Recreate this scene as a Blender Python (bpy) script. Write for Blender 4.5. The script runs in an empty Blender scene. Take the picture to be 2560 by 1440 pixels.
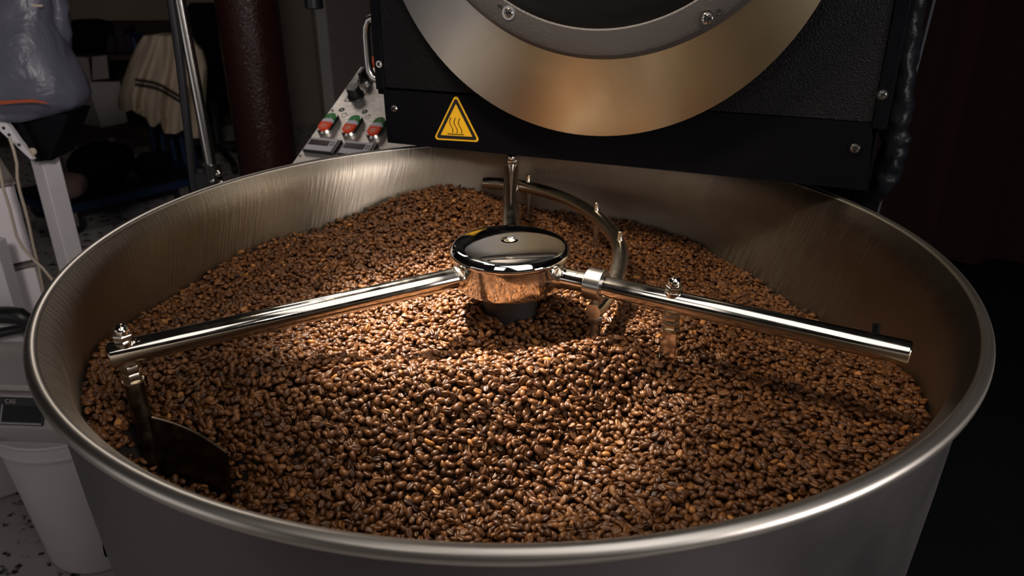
import bpy, math, random
import numpy as np
from mathutils import Matrix, Vector, Quaternion

random.seed(7)
rng = np.random.default_rng(7)
sc = bpy.context.scene
COL = sc.collection
R = math.radians

# ------------------------------------------------------------------ camera
CAM = np.array([0.0023, -0.7975, 0.3165]); PITCH = 0.422627; ROLL = -0.0041869; FPX = 1962.38
_fw = np.array([0, math.cos(PITCH), -math.sin(PITCH)]); _rt = np.array([1., 0, 0]); _up = np.cross(_rt, _fw)
_r2 = _rt*math.cos(ROLL)+_up*math.sin(ROLL); _u2 = -_rt*math.sin(ROLL)+_up*math.cos(ROLL)
cam = bpy.data.cameras.new('camera'); camo = bpy.data.objects.new('camera', cam); COL.objects.link(camo)
cam.sensor_width = 36.0; cam.lens = FPX/2560*36.0; cam.clip_start = 0.02; cam.clip_end = 50
m = Matrix.Identity(4)
for i in range(3):
    m[i][0] = _r2[i]; m[i][1] = _u2[i]; m[i][2] = -_fw[i]; m[i][3] = CAM[i]
camo.matrix_world = m
cam.dof.use_dof = True; cam.dof.focus_distance = 0.80; cam.dof.aperture_fstop = 9.0
sc.camera = camo

# ------------------------------------------------------------------ world, lights, exposure
sc.view_settings.view_transform = 'Standard'
try: sc.view_settings.look = 'None'
except Exception: pass
sc.view_settings.gamma = 1.0; sc.view_settings.use_curve_mapping = False
sc.view_settings.exposure = 0.0
w = bpy.data.worlds.new('room_dark'); sc.world = w; w.use_nodes = True
w.node_tree.nodes['Background'].inputs[0].default_value = (1.0, 0.88, 0.85, 1)
w.node_tree.nodes['Background'].inputs[1].default_value = 0.006

def light(name, kind, loc, target, power, color, **kw):
    l = bpy.data.lights.new(name, kind); o = bpy.data.objects.new(name, l); COL.objects.link(o)
    o.location = loc; l.energy = power; l.color = color
    o.rotation_euler = (Vector(target)-Vector(loc)).to_track_quat('-Z', 'Y').to_euler()
    for k, v in kw.items(): setattr(l, k, v)
    return o
light('tray_lamp', 'SPOT', (-0.33, 0.42, 0.95), (-0.040, -0.012, -0.08), 460, (1.0, 0.90, 0.77), spot_size=R(23), spot_blend=1.0, shadow_soft_size=0.03)
light('overhead_lamp', 'SPOT', (-0.33, -0.05, 0.80), (0.17, 0.12, -0.1), 31, (1.0, 0.83, 0.64), spot_size=R(68), spot_blend=1.0, shadow_soft_size=0.09)
light('big_softbox', 'AREA', (0.42, -0.85, 1.05), (0.25, -0.60, 0), 6.0, (1.0, 0.95, 0.93), shape='RECTANGLE', size=0.85, size_y=1.5)
light('background_fill', 'SPOT', (0.15, -1.6, 1.0), (-1.6, 2.6, -0.3), 105, (1.0, 0.93, 0.88), spot_size=R(39), spot_blend=1.0, shadow_soft_size=0.12)  # unseen fill added behind the camera to brighten the background
light('front_softbox', 'AREA', (-0.46, -1.2, 1.05), (0.0, 0.1, 0), 1.3, (1.0, 0.95, 0.93), shape='RECTANGLE', size=0.5, size_y=0.6)
light('side_softbox', 'AREA', (-2.3, -1.25, -0.05), (-0.1, 0.35, 0.15), 3.2, (1.0, 0.94, 0.93), shape='RECTANGLE', size=1.3, size_y=1.3)
light('right_softbox', 'AREA', (1.8, -1.3, 0.35), (0.15, -0.4, -0.05), 20, (1.0, 0.93, 0.92), shape='RECTANGLE', size=0.6, size_y=0.6)
light('console_fill', 'AREA', (-1.1, 1.9, 1.5), (-0.3, 0.6, 0.0), 5, (1.0, 0.90, 0.82), shape='RECTANGLE', size=0.5, size_y=0.5)  # fill light added out of view to brighten the console

# ------------------------------------------------------------------ materials
def new_mat(name):
    mt = bpy.data.materials.new(name); mt.use_nodes = True
    nt = mt.node_tree; return mt, nt, nt.nodes['Principled BSDF']
def mat(name, col, rough=0.5, metal=0.0, var=0.0, vscale=8.0, bump=0.0, bscale=200.0, bdist=0.001, spec=0.5, rvar=0.0, stretch=(1, 1, 1), col2=None, coat=0.0):
    mt, nt, p = new_mat(name)
    p.inputs['Base Color'].default_value = (*col, 1); p.inputs['Roughness'].default_value = rough
    p.inputs['Metallic'].default_value = metal; p.inputs['Specular IOR Level'].default_value = spec
    if coat: p.inputs['Coat Weight'].default_value = coat; p.inputs['Coat Roughness'].default_value = 0.1
    N, L = nt.nodes, nt.links
    if var or bump or rvar:
        tc = N.new('ShaderNodeTexCoord'); mp = N.new('ShaderNodeMapping'); mp.inputs['Scale'].default_value = stretch
        L.new(tc.outputs['Object'], mp.inputs['Vector'])
    if var or rvar:
        nz = N.new('ShaderNodeTexNoise'); nz.inputs['Scale'].default_value = vscale; nz.inputs['Detail'].default_value = 6
        L.new(mp.outputs[0], nz.inputs['Vector'])
    if var:
        rp = N.new('ShaderNodeValToRGB')
        c2 = col2 or tuple(max(0, c*(1-var)) for c in col)
        rp.color_ramp.elements[0].position = 0.3; rp.color_ramp.elements[1].position = 0.7
        rp.color_ramp.elements[0].color = (*c2, 1); rp.color_ramp.elements[1].color = (*col, 1)
        L.new(nz.outputs['Fac'], rp.inputs[0]); L.new(rp.outputs[0], p.inputs['Base Color'])
    if rvar:
        mr = N.new('ShaderNodeMapRange'); mr.inputs[3].default_value = max(0.01, rough-rvar); mr.inputs[4].default_value = rough+rvar
        mr.inputs[1].default_value = 0.3; mr.inputs[2].default_value = 0.7
        L.new(nz.outputs['Fac'], mr.inputs[0]); L.new(mr.outputs[0], p.inputs['Roughness'])
    if bump:
        nb = N.new('ShaderNodeTexNoise'); nb.inputs['Scale'].default_value = bscale; nb.inputs['Detail'].default_value = 3
        L.new(mp.outputs[0], nb.inputs['Vector'])
        b = N.new('ShaderNodeBump'); b.inputs['Strength'].default_value = bump; b.inputs['Distance'].default_value = bdist
        L.new(nb.outputs['Fac'], b.inputs['Height']); L.new(b.outputs[0], p.inputs['Normal'])
    return mt

def brushed_round(name, col, col2, rough, around=20.0, up=120.0, bump=0.05, aniso=0.0, skew=0.0):
    """steel of a turned part: noise stretched around the object's own Z axis"""
    mt, nt, p = new_mat(name); N, L = nt.nodes, nt.links
    p.inputs['Metallic'].default_value = 1.0
    if aniso:
        tg = N.new('ShaderNodeTangent'); tg.direction_type = 'RADIAL'; tg.axis = 'Z'; L.new(tg.outputs[0], p.inputs['Tangent'])
        p.inputs['Anisotropic'].default_value = aniso; p.inputs['Anisotropic Rotation'].default_value = 0.25
    tc = N.new('ShaderNodeTexCoord'); sx = N.new('ShaderNodeSeparateXYZ'); L.new(tc.outputs['Object'], sx.inputs[0])
    at = N.new('ShaderNodeMath'); at.operation = 'ARCTAN2'; L.new(sx.outputs['Y'], at.inputs[0]); L.new(sx.outputs['X'], at.inputs[1])
    cb = N.new('ShaderNodeCombineXYZ')
    m1 = N.new('ShaderNodeMath'); m1.operation = 'MULTIPLY'; m1.inputs[1].default_value = around*0.45; L.new(at.outputs[0], m1.inputs[0])
    m2 = N.new('ShaderNodeMath'); m2.operation = 'MULTIPLY'; m2.inputs[1].default_value = up; L.new(sx.outputs['Z'], m2.inputs[0])
    mk = N.new('ShaderNodeMath'); mk.operation = 'MULTIPLY_ADD'; mk.inputs[1].default_value = skew; L.new(sx.outputs['Z'], mk.inputs[0]); L.new(m1.outputs[0], mk.inputs[2])
    L.new(mk.outputs[0], cb.inputs['X']); L.new(m2.outputs[0], cb.inputs['Y'])
    nz = N.new('ShaderNodeTexNoise'); nz.inputs['Scale'].default_value = 1.0; nz.inputs['Detail'].default_value = 5; L.new(cb.outputs[0], nz.inputs['Vector'])
    big = N.new('ShaderNodeTexNoise'); big.inputs['Scale'].default_value = 5.0; big.inputs['Detail'].default_value = 4; L.new(tc.outputs['Object'], big.inputs['Vector'])
    rp = N.new('ShaderNodeValToRGB'); rp.color_ramp.elements[0].position = 0.36; rp.color_ramp.elements[1].position = 0.64
    rp.color_ramp.elements[0].color = (*col2, 1); rp.color_ramp.elements[1].color = (*col, 1)
    L.new(big.outputs['Fac'], rp.inputs[0]); L.new(rp.outputs[0], p.inputs['Base Color'])
    mr = N.new('ShaderNodeMapRange'); mr.inputs[1].default_value = 0.3; mr.inputs[2].default_value = 0.7
    mr.inputs[3].default_value = rough-0.06; mr.inputs[4].default_value = rough+0.06
    L.new(nz.outputs['Fac'], mr.inputs[0]); L.new(mr.outputs[0], p.inputs['Roughness'])
    b = N.new('ShaderNodeBump'); b.inputs['Strength'].default_value = bump; b.inputs['Distance'].default_value = 0.001
    L.new(nz.outputs['Fac'], b.inputs['Height']); L.new(b.outputs[0], p.inputs['Normal'])
    return mt

M = {}
M['tray_inner'] = brushed_round('tray_inner_steel', (0.56, 0.50, 0.42), (0.44, 0.37, 0.28), 0.42, around=250, up=20, bump=0.28, skew=90, aniso=0.9)
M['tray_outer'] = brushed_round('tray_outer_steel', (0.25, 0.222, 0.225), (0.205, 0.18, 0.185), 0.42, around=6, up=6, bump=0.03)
M['rim'] = brushed_round('rim_steel', (0.68, 0.64, 0.58), (0.58, 0.53, 0.46), 0.38, around=3, up=500, bump=0.02)
mt, nt, p = new_mat('satin_flange_steel'); N, L = nt.nodes, nt.links      # grey scrubbed steel; tan towards the right paints in bean reflections with gold patina
p.inputs['Metallic'].default_value = 1.0
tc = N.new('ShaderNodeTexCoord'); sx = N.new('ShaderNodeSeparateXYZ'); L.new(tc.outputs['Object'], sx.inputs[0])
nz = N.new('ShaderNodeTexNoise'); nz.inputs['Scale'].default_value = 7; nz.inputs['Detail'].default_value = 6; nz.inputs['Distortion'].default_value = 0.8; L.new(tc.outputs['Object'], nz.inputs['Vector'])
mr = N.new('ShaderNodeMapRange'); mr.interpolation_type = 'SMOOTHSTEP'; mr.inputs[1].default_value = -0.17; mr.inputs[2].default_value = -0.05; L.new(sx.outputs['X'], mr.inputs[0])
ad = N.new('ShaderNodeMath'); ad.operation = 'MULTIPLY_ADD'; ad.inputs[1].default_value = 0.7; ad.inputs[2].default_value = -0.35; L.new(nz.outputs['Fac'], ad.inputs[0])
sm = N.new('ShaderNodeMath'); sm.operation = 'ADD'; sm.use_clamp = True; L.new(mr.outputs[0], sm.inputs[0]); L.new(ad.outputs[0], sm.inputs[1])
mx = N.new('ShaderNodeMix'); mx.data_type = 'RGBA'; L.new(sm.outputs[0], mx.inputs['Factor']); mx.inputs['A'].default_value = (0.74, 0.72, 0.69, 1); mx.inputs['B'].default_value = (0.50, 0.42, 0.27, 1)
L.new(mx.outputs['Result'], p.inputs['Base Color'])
m2 = N.new('ShaderNodeMapRange'); m2.inputs[1].default_value = 0.3; m2.inputs[2].default_value = 0.7; m2.inputs[3].default_value = 0.29; m2.inputs[4].default_value = 0.42; L.new(nz.outputs['Fac'], m2.inputs[0]); L.new(m2.outputs[0], p.inputs['Roughness'])
n2 = N.new('ShaderNodeTexNoise'); n2.inputs['Scale'].default_value = 420; L.new(tc.outputs['Object'], n2.inputs['Vector']); b = N.new('ShaderNodeBump'); b.inputs['Strength'].default_value = 0.10; b.inputs['Distance'].default_value = 0.0006
L.new(n2.outputs['Fac'], b.inputs['Height']); L.new(b.outputs[0], p.inputs['Normal'])
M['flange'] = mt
M['chrome'] = mat('polished_chrome', (0.82, 0.765, 0.68), 0.11, 1.0, rvar=0.05, vscale=45)
M['chrome_cap'] = mat('polished_cap_chrome', (0.84, 0.83, 0.83), 0.05, 1.0, rvar=0.03, vscale=60, bump=0.01, bscale=90)
M['dusty_chrome'] = mat('oily_stainless', (0.78, 0.69, 0.55), 0.24, 1.0, var=0.06, vscale=160, rvar=0.025)
M['steel'] = mat('plain_steel', (0.62, 0.60, 0.57), 0.24, 1.0)
M['black_smooth'] = mat('black_powder_coat', (0.004, 0.004, 0.0055), 0.42, 0.0, bump=0.05, bscale=900, spec=0.05)
M['black_hammer'] = mat('black_hammer_paint', (0.007, 0.007, 0.008), 0.27, 0.0, bump=1.0, bscale=520, bdist=0.0016, spec=0.16)
M['cast_black'] = mat('dark_cast_paint', (0.056, 0.051, 0.050), 0.48, 0.1, bump=0.8, bscale=330, bdist=0.001)
M['glass_black'] = mat('black_door_dish', (0.005, 0.005, 0.005), 0.30, spec=0.2)
M['shaded_steel'] = mat('shaded_plough_steel', (0.16, 0.12, 0.085), 0.34, 1.0, var=0.5, vscale=90, rvar=0.1)  # steel darkened to put the plough's shade into its colour
M['neck'] = mat('dark_cast_neck', (0.045, 0.042, 0.042), 0.36, 0.3, bump=0.5, bscale=500)
M['panel'] = mat('brushed_panel', (0.58, 0.54, 0.50), 0.46, 0.8, rvar=0.06, vscale=40, stretch=(1, 12, 12))
M['yellow'] = mat('label_yellow', (0.92, 0.52, 0.015), 0.4)
M['label_black'] = mat('label_black', (0.008, 0.008, 0.008), 0.5)
M['print'] = mat('printed_black', (0.02, 0.02, 0.02), 0.6)
M['green'] = mat('button_green', (0.015, 0.20, 0.03), 0.6)
M['red'] = mat('button_red', (0.85, 0.07, 0.01), 0.6)
M['milky'] = mat('button_lens', (0.62, 0.60, 0.66), 0.6)
M['plastic_grey'] = mat('display_bezel', (0.46, 0.44, 0.47), 0.45)
M['plastic_black'] = mat('black_plastic', (0.010, 0.010, 0.010), 0.4)
M['display'] = mat('dark_red_display', (0.020, 0.005, 0.005), 0.15)
M['orange'] = mat('orange_plastic', (0.85, 0.12, 0.01), 0.4)
M['leather'] = mat('black_duct_foil', (0.008, 0.008, 0.010), 0.36, bump=0.6, bscale=38, bdist=0.006, spec=0.12)
M['cord_dark'] = mat('dark_grey_cord', (0.045, 0.048, 0.055), 0.6, spec=0.2)
M['rubber'] = mat('black_rubber', (0.010, 0.010, 0.011), 0.38)
M['column'] = mat('brown_gloss_paint', (0.034, 0.010, 0.008), 0.24, bump=1.0, bscale=150, bdist=0.003)
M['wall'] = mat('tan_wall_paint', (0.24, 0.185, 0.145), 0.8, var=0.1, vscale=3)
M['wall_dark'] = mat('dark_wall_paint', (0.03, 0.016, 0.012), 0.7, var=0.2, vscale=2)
M['wainscot'] = mat('dark_brown_boards', (0.035, 0.016, 0.011), 0.6, var=0.3, vscale=4)
M['trim'] = mat('pale_trim_paint', (0.42, 0.39, 0.37), 0.6)
M['white_paint'] = mat('white_steel_paint', (0.62, 0.58, 0.60), 0.42, var=0.08, vscale=20)
M['white_plastic'] = mat('white_plastic', (0.80, 0.73, 0.76), 0.45, var=0.06, vscale=9)
M['white_card'] = mat('pale_cardboard', (0.24, 0.20, 0.185), 0.75, var=0.08, vscale=6)
M['scale_body'] = mat('grey_scale_plastic', (0.50, 0.46, 0.44), 0.5, var=0.06, vscale=14)
M['cable'] = mat('cream_cable', (0.42, 0.35, 0.27), 0.5)
M['jacket'] = mat('beige_cloth', (0.48, 0.38, 0.28), 0.9, var=0.15, vscale=9, bump=0.2, bscale=300)
M['jacket_band'] = mat('dark_cloth_band', (0.030, 0.022, 0.020), 0.9)
M['blue'] = mat('blue_steel_paint', (0.006, 0.017, 0.055), 0.5, spec=0.3)
M['sack'] = mat('pink_grey_sack', (0.30, 0.19, 0.18), 0.7, var=0.25, vscale=10)
M['dark_cloth'] = mat('black_cloth', (0.005, 0.005, 0.006), 0.8, spec=0.08)
M['dark_red'] = mat('dark_red_cloth', (0.022, 0.0015, 0.001), 0.9)

# translucent bag film
mt, nt, p = new_mat('bag_film')
p.inputs['Base Color'].default_value = (0.12, 0.118, 0.16, 1); p.inputs['Specular IOR Level'].default_value = 0.3; p.inputs['Roughness'].default_value = 0.33
p.inputs['Alpha'].default_value = 0.72; p.inputs['Transmission Weight'].default_value = 0.15
tc = nt.nodes.new('ShaderNodeTexCoord'); nb = nt.nodes.new('ShaderNodeTexNoise'); nb.inputs['Scale'].default_value = 15; nb.inputs['Detail'].default_value = 4; nb.inputs['Distortion'].default_value = 1.0
nt.links.new(tc.outputs['Object'], nb.inputs['Vector']); b = nt.nodes.new('ShaderNodeBump'); b.inputs['Strength'].default_value = 0.55; b.inputs['Distance'].default_value = 0.012
nt.links.new(nb.outputs['Fac'], b.inputs['Height']); nt.links.new(b.outputs[0], p.inputs['Normal'])
M['film'] = mt

# floor: pale paint with black worn flecks
mt, nt, p = new_mat('flecked_floor')
tc = nt.nodes.new('ShaderNodeTexCoord'); nz = nt.nodes.new('ShaderNodeTexNoise'); nz.inputs['Scale'].default_value = 26; nz.inputs['Detail'].default_value = 5; nz.inputs['Roughness'].default_value = 0.6
nt.links.new(tc.outputs['Object'], nz.inputs['Vector'])
rp = nt.nodes.new('ShaderNodeValToRGB'); rp.color_ramp.elements[0].position = 0.40; rp.color_ramp.elements[1].position = 0.44
rp.color_ramp.elements[0].color = (0.012, 0.010, 0.010, 1); rp.color_ramp.elements[1].color = (0.50, 0.46, 0.45, 1)
nt.links.new(nz.outputs['Fac'], rp.inputs[0]); nt.links.new(rp.outputs[0], p.inputs['Base Color']); p.inputs['Roughness'].default_value = 0.55
M['floor'] = mt

# coffee bean: tint and crease come from the mesh
mt, nt, p = new_mat('roasted_coffee')
N, L = nt.nodes, nt.links
ta = N.new('ShaderNodeAttribute'); ta.attribute_name = 'tint'
cr = N.new('ShaderNodeAttribute'); cr.attribute_name = 'crease'
rp = N.new('ShaderNodeValToRGB'); e = rp.color_ramp.elements
e[0].position = 0.0; e[0].color = (0.036, 0.0120, 0.0036, 1); e[1].position = 1.0; e[1].color = (0.40, 0.165, 0.040, 1)
x = e.new(0.45); x.color = (0.104, 0.0385, 0.0112, 1); x = e.new(0.85); x.color = (0.195, 0.078, 0.022, 1)
L.new(ta.outputs['Fac'], rp.inputs[0])
pw = N.new('ShaderNodeMath'); pw.operation = 'POWER'; pw.inputs[1].default_value = 1.9; L.new(cr.outputs['Fac'], pw.inputs[0])
mx = N.new('ShaderNodeMix'); mx.data_type = 'RGBA'; L.new(pw.outputs[0], mx.inputs['Factor']); L.new(rp.outputs[0], mx.inputs['A']); mx.inputs['B'].default_value = (0.44, 0.235, 0.075, 1)
L.new(mx.outputs['Result'], p.inputs['Base Color'])
p.inputs['Roughness'].default_value = 0.38; p.inputs['Specular IOR Level'].default_value = 0.36
tc = N.new('ShaderNodeTexCoord'); nb = N.new('ShaderNodeTexNoise'); nb.inputs['Scale'].default_value = 650; nb.inputs['Detail'].default_value = 3
L.new(tc.outputs['Object'], nb.inputs['Vector']); b = N.new('ShaderNodeBump'); b.inputs['Strength'].default_value = 0.20; b.inputs['Distance'].default_value = 0.0008
L.new(nb.outputs['Fac'], b.inputs['Height']); L.new(b.outputs[0], p.inputs['Normal'])
M['bean'] = mt
M['bean_bed'] = mat('bean_gap_shade_brown', (0.012, 0.006, 0.004), 0.9)  # near-black brown that paints shade into the gaps of the heap

# ------------------------------------------------------------------ mesh helpers
class MB:
    def __init__(s): s.v = []; s.f = []
    def add(s, vs, fs, T=None):
        o = len(s.v)
        for q in vs:
            q = Vector(q); s.v.append(tuple(T @ q) if T is not None else tuple(q))
        for q in fs: s.f.append(tuple(i+o for i in q))
        return s
    def box(s, lo, hi, T=None, bev=0.0):
        (x0, y0, z0), (x1, y1, z1) = lo, hi
        if bev <= 0:
            vs = [(x, y, z) for z in (z0, z1) for y in (y0, y1) for x in (x0, x1)]
            return s.add(vs, [(0, 2, 3, 1), (4, 5, 7, 6), (0, 1, 5, 4), (2, 6, 7, 3), (0, 4, 6, 2), (1, 3, 7, 5)], T)
        b = bev; vs = []
        for (zz, ins) in ((z0, b), (z0+b, 0), (z1-b, 0), (z1, b)):
            a0, a1, c0, c1 = x0+ins, x1-ins, y0+ins, y1-ins; k = b*0.8
            vs += [(a0+k, c0, zz), (a1-k, c0, zz), (a1, c0+k, zz), (a1, c1-k, zz), (a1-k, c1, zz), (a0+k, c1, zz), (a0, c1-k, zz), (a0, c0+k, zz)]
        fs = [tuple(reversed(range(8))), tuple(range(24, 32))]
        for r in range(3):
            for i in range(8): fs.append((r*8+i, r*8+(i+1) % 8, r*8+8+(i+1) % 8, r*8+8+i))
        return s.add(vs, fs, T)
    def lathe(s, prof, seg=48, T=None, closed=False, sweep=2*math.pi):
        n = len(prof); vs = []; fs = []
        for i in range(seg):
            a = sweep*i/seg; c, d = math.cos(a), math.sin(a)
            vs += [(r*c, r*d, z) for r, z in prof]
        for i in range(seg):
            j = (i+1) % seg
            for k in range(n if closed else n-1):
                k2 = (k+1) % n
                fs.append((i*n+k, j*n+k, j*n+k2, i*n+k2))
        if not closed:
            if prof[0][0] > 1e-6: fs.append(tuple(reversed([i*n for i in range(seg)])))
            if prof[-1][0] > 1e-6: fs.append(tuple(i*n+n-1 for i in range(seg)))
        return s.add(vs, fs, T)
    def tube(s, pts, rad, seg=14, T=None, up=(0, 0, 1)):
        pts = [Vector(q) for q in pts]; n = len(pts); rads = rad if isinstance(rad, (list, tuple)) else [rad]*n
        vs = []; fs = []; prev = None
        for i, q in enumerate(pts):
            t = (pts[min(i+1, n-1)]-pts[max(i-1, 0)]).normalized()
            if prev is None:
                u = Vector(up); u = u-t*u.dot(t)
                if u.length < 1e-3: u = Vector((1, 0, 0)); u = u-t*u.dot(t)
            else: u = prev-t*prev.dot(t)
            u.normalize(); prev = u; v = t.cross(u)
            vs += [tuple(q+(u*math.cos(2*math.pi*k/seg)+v*math.sin(2*math.pi*k/seg))*rads[i]) for k in range(seg)]
        for i in range(n-1):
            for k in range(seg): fs.append((i*seg+k, i*seg+(k+1) % seg, (i+1)*seg+(k+1) % seg, (i+1)*seg+k))
        fs.append(tuple(reversed(range(seg)))); fs.append(tuple((n-1)*seg+k for k in range(seg)))
        return s.add(vs, fs, T)
    def prism(s, poly, z0, z1, T=None):
        n = len(poly); vs = [(x, y, z0) for x, y in poly]+[(x, y, z1) for x, y in poly]
        fs = [tuple(reversed(range(n))), tuple(range(n, 2*n))]+[(i, (i+1) % n, n+(i+1) % n, n+i) for i in range(n)]
        return s.add(vs, fs, T)
    def bridge(s, loops, close_ends=True):
        n = len(loops[0]); vs = [q for l in loops for q in l]; fs = []
        for i in range(len(loops)-1):
            for k in range(n): fs.append((i*n+k, i*n+(k+1) % n, (i+1)*n+(k+1) % n, (i+1)*n+k))
        if close_ends:
            fs.append(tuple(reversed(range(n)))); fs.append(tuple((len(loops)-1)*n+k for k in range(n)))
        return s.add(vs, fs)
    def hexnut(s, r, z0, z1, T=None):
        c = (z1-z0)*0.14; pr = []
        return s.add([(rr*math.cos(math.pi/3*k), rr*math.sin(math.pi/3*k), z) for rr, z in ((r*.93, z0), (r, z0+c), (r, z1-c), (r*.93, z1)) for k in range(6)],
                     [tuple(reversed(range(6))), tuple(range(18, 24))]+[(q*6+k, q*6+(k+1) % 6, q*6+6+(k+1) % 6, q*6+6+k) for q in range(3) for k in range(6)], T)

WORLD = {}
def link(o, parent, wl):
    WORLD[o.name] = Vector(wl)
    if parent is not None:
        o.parent = parent; o.location = Vector(wl)-WORLD[parent.name]
    else: o.location = wl
def obj(name, mb, mt, parent=None, origin=None, smooth=True, sharp=32, label=None):
    V = np.array(mb.v, float)
    o0 = np.array(origin, float) if origin is not None else (V.min(0)+V.max(0))/2
    me = bpy.data.meshes.new(name); me.from_pydata([tuple(q) for q in (V-o0)], [], mb.f); me.update()
    if smooth:
        me.polygons.foreach_set('use_smooth', [True]*len(me.polygons)); me.set_sharp_from_angle(angle=R(sharp))
    me.materials.append(mt)
    o = bpy.data.objects.new(name, me); COL.objects.link(o); link(o, parent, o0)
    if label: o['label'] = label
    return o
def tag(o, label=None, cat=None, group=None, kind=None):
    if label: o['label'] = label
    if cat: o['category'] = cat
    if group: o['group'] = group
    if kind: o['kind'] = kind
    return o
def thing(name, loc, label, cat, group=None):
    o = bpy.data.objects.new(name, None); o.empty_display_size = 0.05; COL.objects.link(o); link(o, None, loc)
    return tag(o, label, cat, group)
def structure(name, mb, mt, **k): return tag(obj(name, mb, mt, **k), kind='structure')

def TM(loc=(0, 0, 0), x=None, z=None):
    """frame at loc with local z (and roughly x) directions"""
    z = Vector(z or (0, 0, 1)).normalized(); xx = Vector(x or (1, 0, 0)); xx = (xx-z*xx.dot(z))
    if xx.length < 1e-4: xx = Vector((0, 1, 0)); xx = xx-z*xx.dot(z)
    xx.normalize(); y = z.cross(xx)
    return Matrix(((xx.x, y.x, z.x, loc[0]), (xx.y, y.y, z.y, loc[1]), (xx.z, y.z, z.z, loc[2]), (0, 0, 0, 1)))
def at(px, py, Y):
    """point of the room at depth Y that the photograph shows at (px, py)"""
    d = _fw*FPX+_r2*(px-1280)+_u2*(720-py); t = (Y-CAM[1])/d[1]; return Vector(CAM+d*t)
def pol(r, az, z): return Vector((r*math.cos(R(az)), r*math.sin(R(az)), z))
FLOOR = -0.95

# ------------------------------------------------------------------ the room
structure('floor', MB().box((-4.2, -2.6, FLOOR-0.05), (3.4, 5.2, FLOOR)), M['floor'], smooth=False, origin=(0, 0, FLOOR))
structure('wall_back', MB().box((-4.2, 5.0, FLOOR), (3.4, 5.2, 2.4)), M['wall'], smooth=False)
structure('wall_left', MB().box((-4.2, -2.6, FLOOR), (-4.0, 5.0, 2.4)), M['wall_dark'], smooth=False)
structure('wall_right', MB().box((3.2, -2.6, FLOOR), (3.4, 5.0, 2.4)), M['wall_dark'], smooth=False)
wz = at(300, 52, 4.96).z
structure('trim_1', MB().box((-4.0, 4.94, FLOOR), (at(545, 52, 4.95).x, 5.0, wz), bev=0.006), M['wainscot'], smooth=False)
a = at(797, 100, 4.95).x; b_ = at(826, 100, 4.95).x
structure('trim_2', MB().box((a, 4.90, FLOOR), (b_, 5.0, 2.4), bev=0.008), M['trim'], smooth=False)
# partition wall to the right of the pale strip
structure('wall_partition', MB().box((b_, 4.93, FLOOR), (2.0, 4.999, 2.4)), mat('mauve_wall_paint', (0.22, 0.175, 0.165), 0.8), smooth=False)
cp = at(650, 200, 2.0)
cmb = MB().lathe([(0.101, FLOOR), (0.103, FLOOR+0.02), (0.103, 2.2)], 48, Matrix.Translation((cp.x-0.01, 2.0, 0)))
structure('column', cmb, M['column'])

# ------------------------------------------------------------------ cooling tray
tray = thing('cooling_tray', (0, 0, FLOOR), 'large round stainless steel cooling tray filled with coffee beans', 'tray')
RI = 0.437
inner = [(RI-0.005, -0.205), (RI-0.0035, -0.10), (0.4352, -0.034), (0.4360, -0.024), (0.4376, -0.0165), (0.4402, -0.0100), (0.4436, -0.0052), (0.4470, -0.0012), (0.4498, 0.0020), (0.4512, 0.0036)]
rim = [inner[-1]]
for k in range(0, 19):
    a_ = R(136-k*14.5); rim.append((0.4560+0.0064*math.cos(a_), 0.0064*math.sin(a_)))
def tilt(mb):                                       # the tray stands a little out of level
    mb.v = [(x, y, z+.0018+.00825*y-.003*x) for x, y, z in mb.v]; return mb
inn = MB().lathe([(q[0]+0.003, q[1]) for q in reversed(inner[:3])]+inner, 192, closed=True)
obj('inner_wall', tilt(inn), M['tray_inner'], tray, origin=(0, 0, 0), sharp=80)
rm = MB().lathe(rim+[(0.4500, -0.0045)], 192, closed=True)
obj('rim', tilt(rm), M['rim'], tray, origin=(0, 0, 0), sharp=60)
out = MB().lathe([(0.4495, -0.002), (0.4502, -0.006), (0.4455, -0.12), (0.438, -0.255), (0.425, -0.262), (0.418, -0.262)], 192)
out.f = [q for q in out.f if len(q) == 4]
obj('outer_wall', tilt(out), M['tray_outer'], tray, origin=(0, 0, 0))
fl = MB().lathe([(0.0, -0.207), (RI-0.002, -0.207), (RI-0.002, -0.203), (0.0, -0.203)], 96)
obj('perforated_bottom', fl, M['steel'], tray)
ped = MB().lathe([(0.415, -0.255), (0.405, -0.262), (0.30, -0.30), (0.26, -0.34), (0.26, FLOOR)], 64)
obj('pedestal', ped, M['black_smooth'], tray)
bz = pol(0.4400, -151.5, -0.222)
tbolt = MB().hexnut(0.0065, 0, 0.005, TM(bz, z=pol(1, -151.5, 0))).lathe([(0.0085, -0.001), (0.0085, 0.0008)], 16, TM(bz, z=pol(1, -151.5, 0)))
obj('bolt', tbolt, M['black_smooth'], tray)

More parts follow.
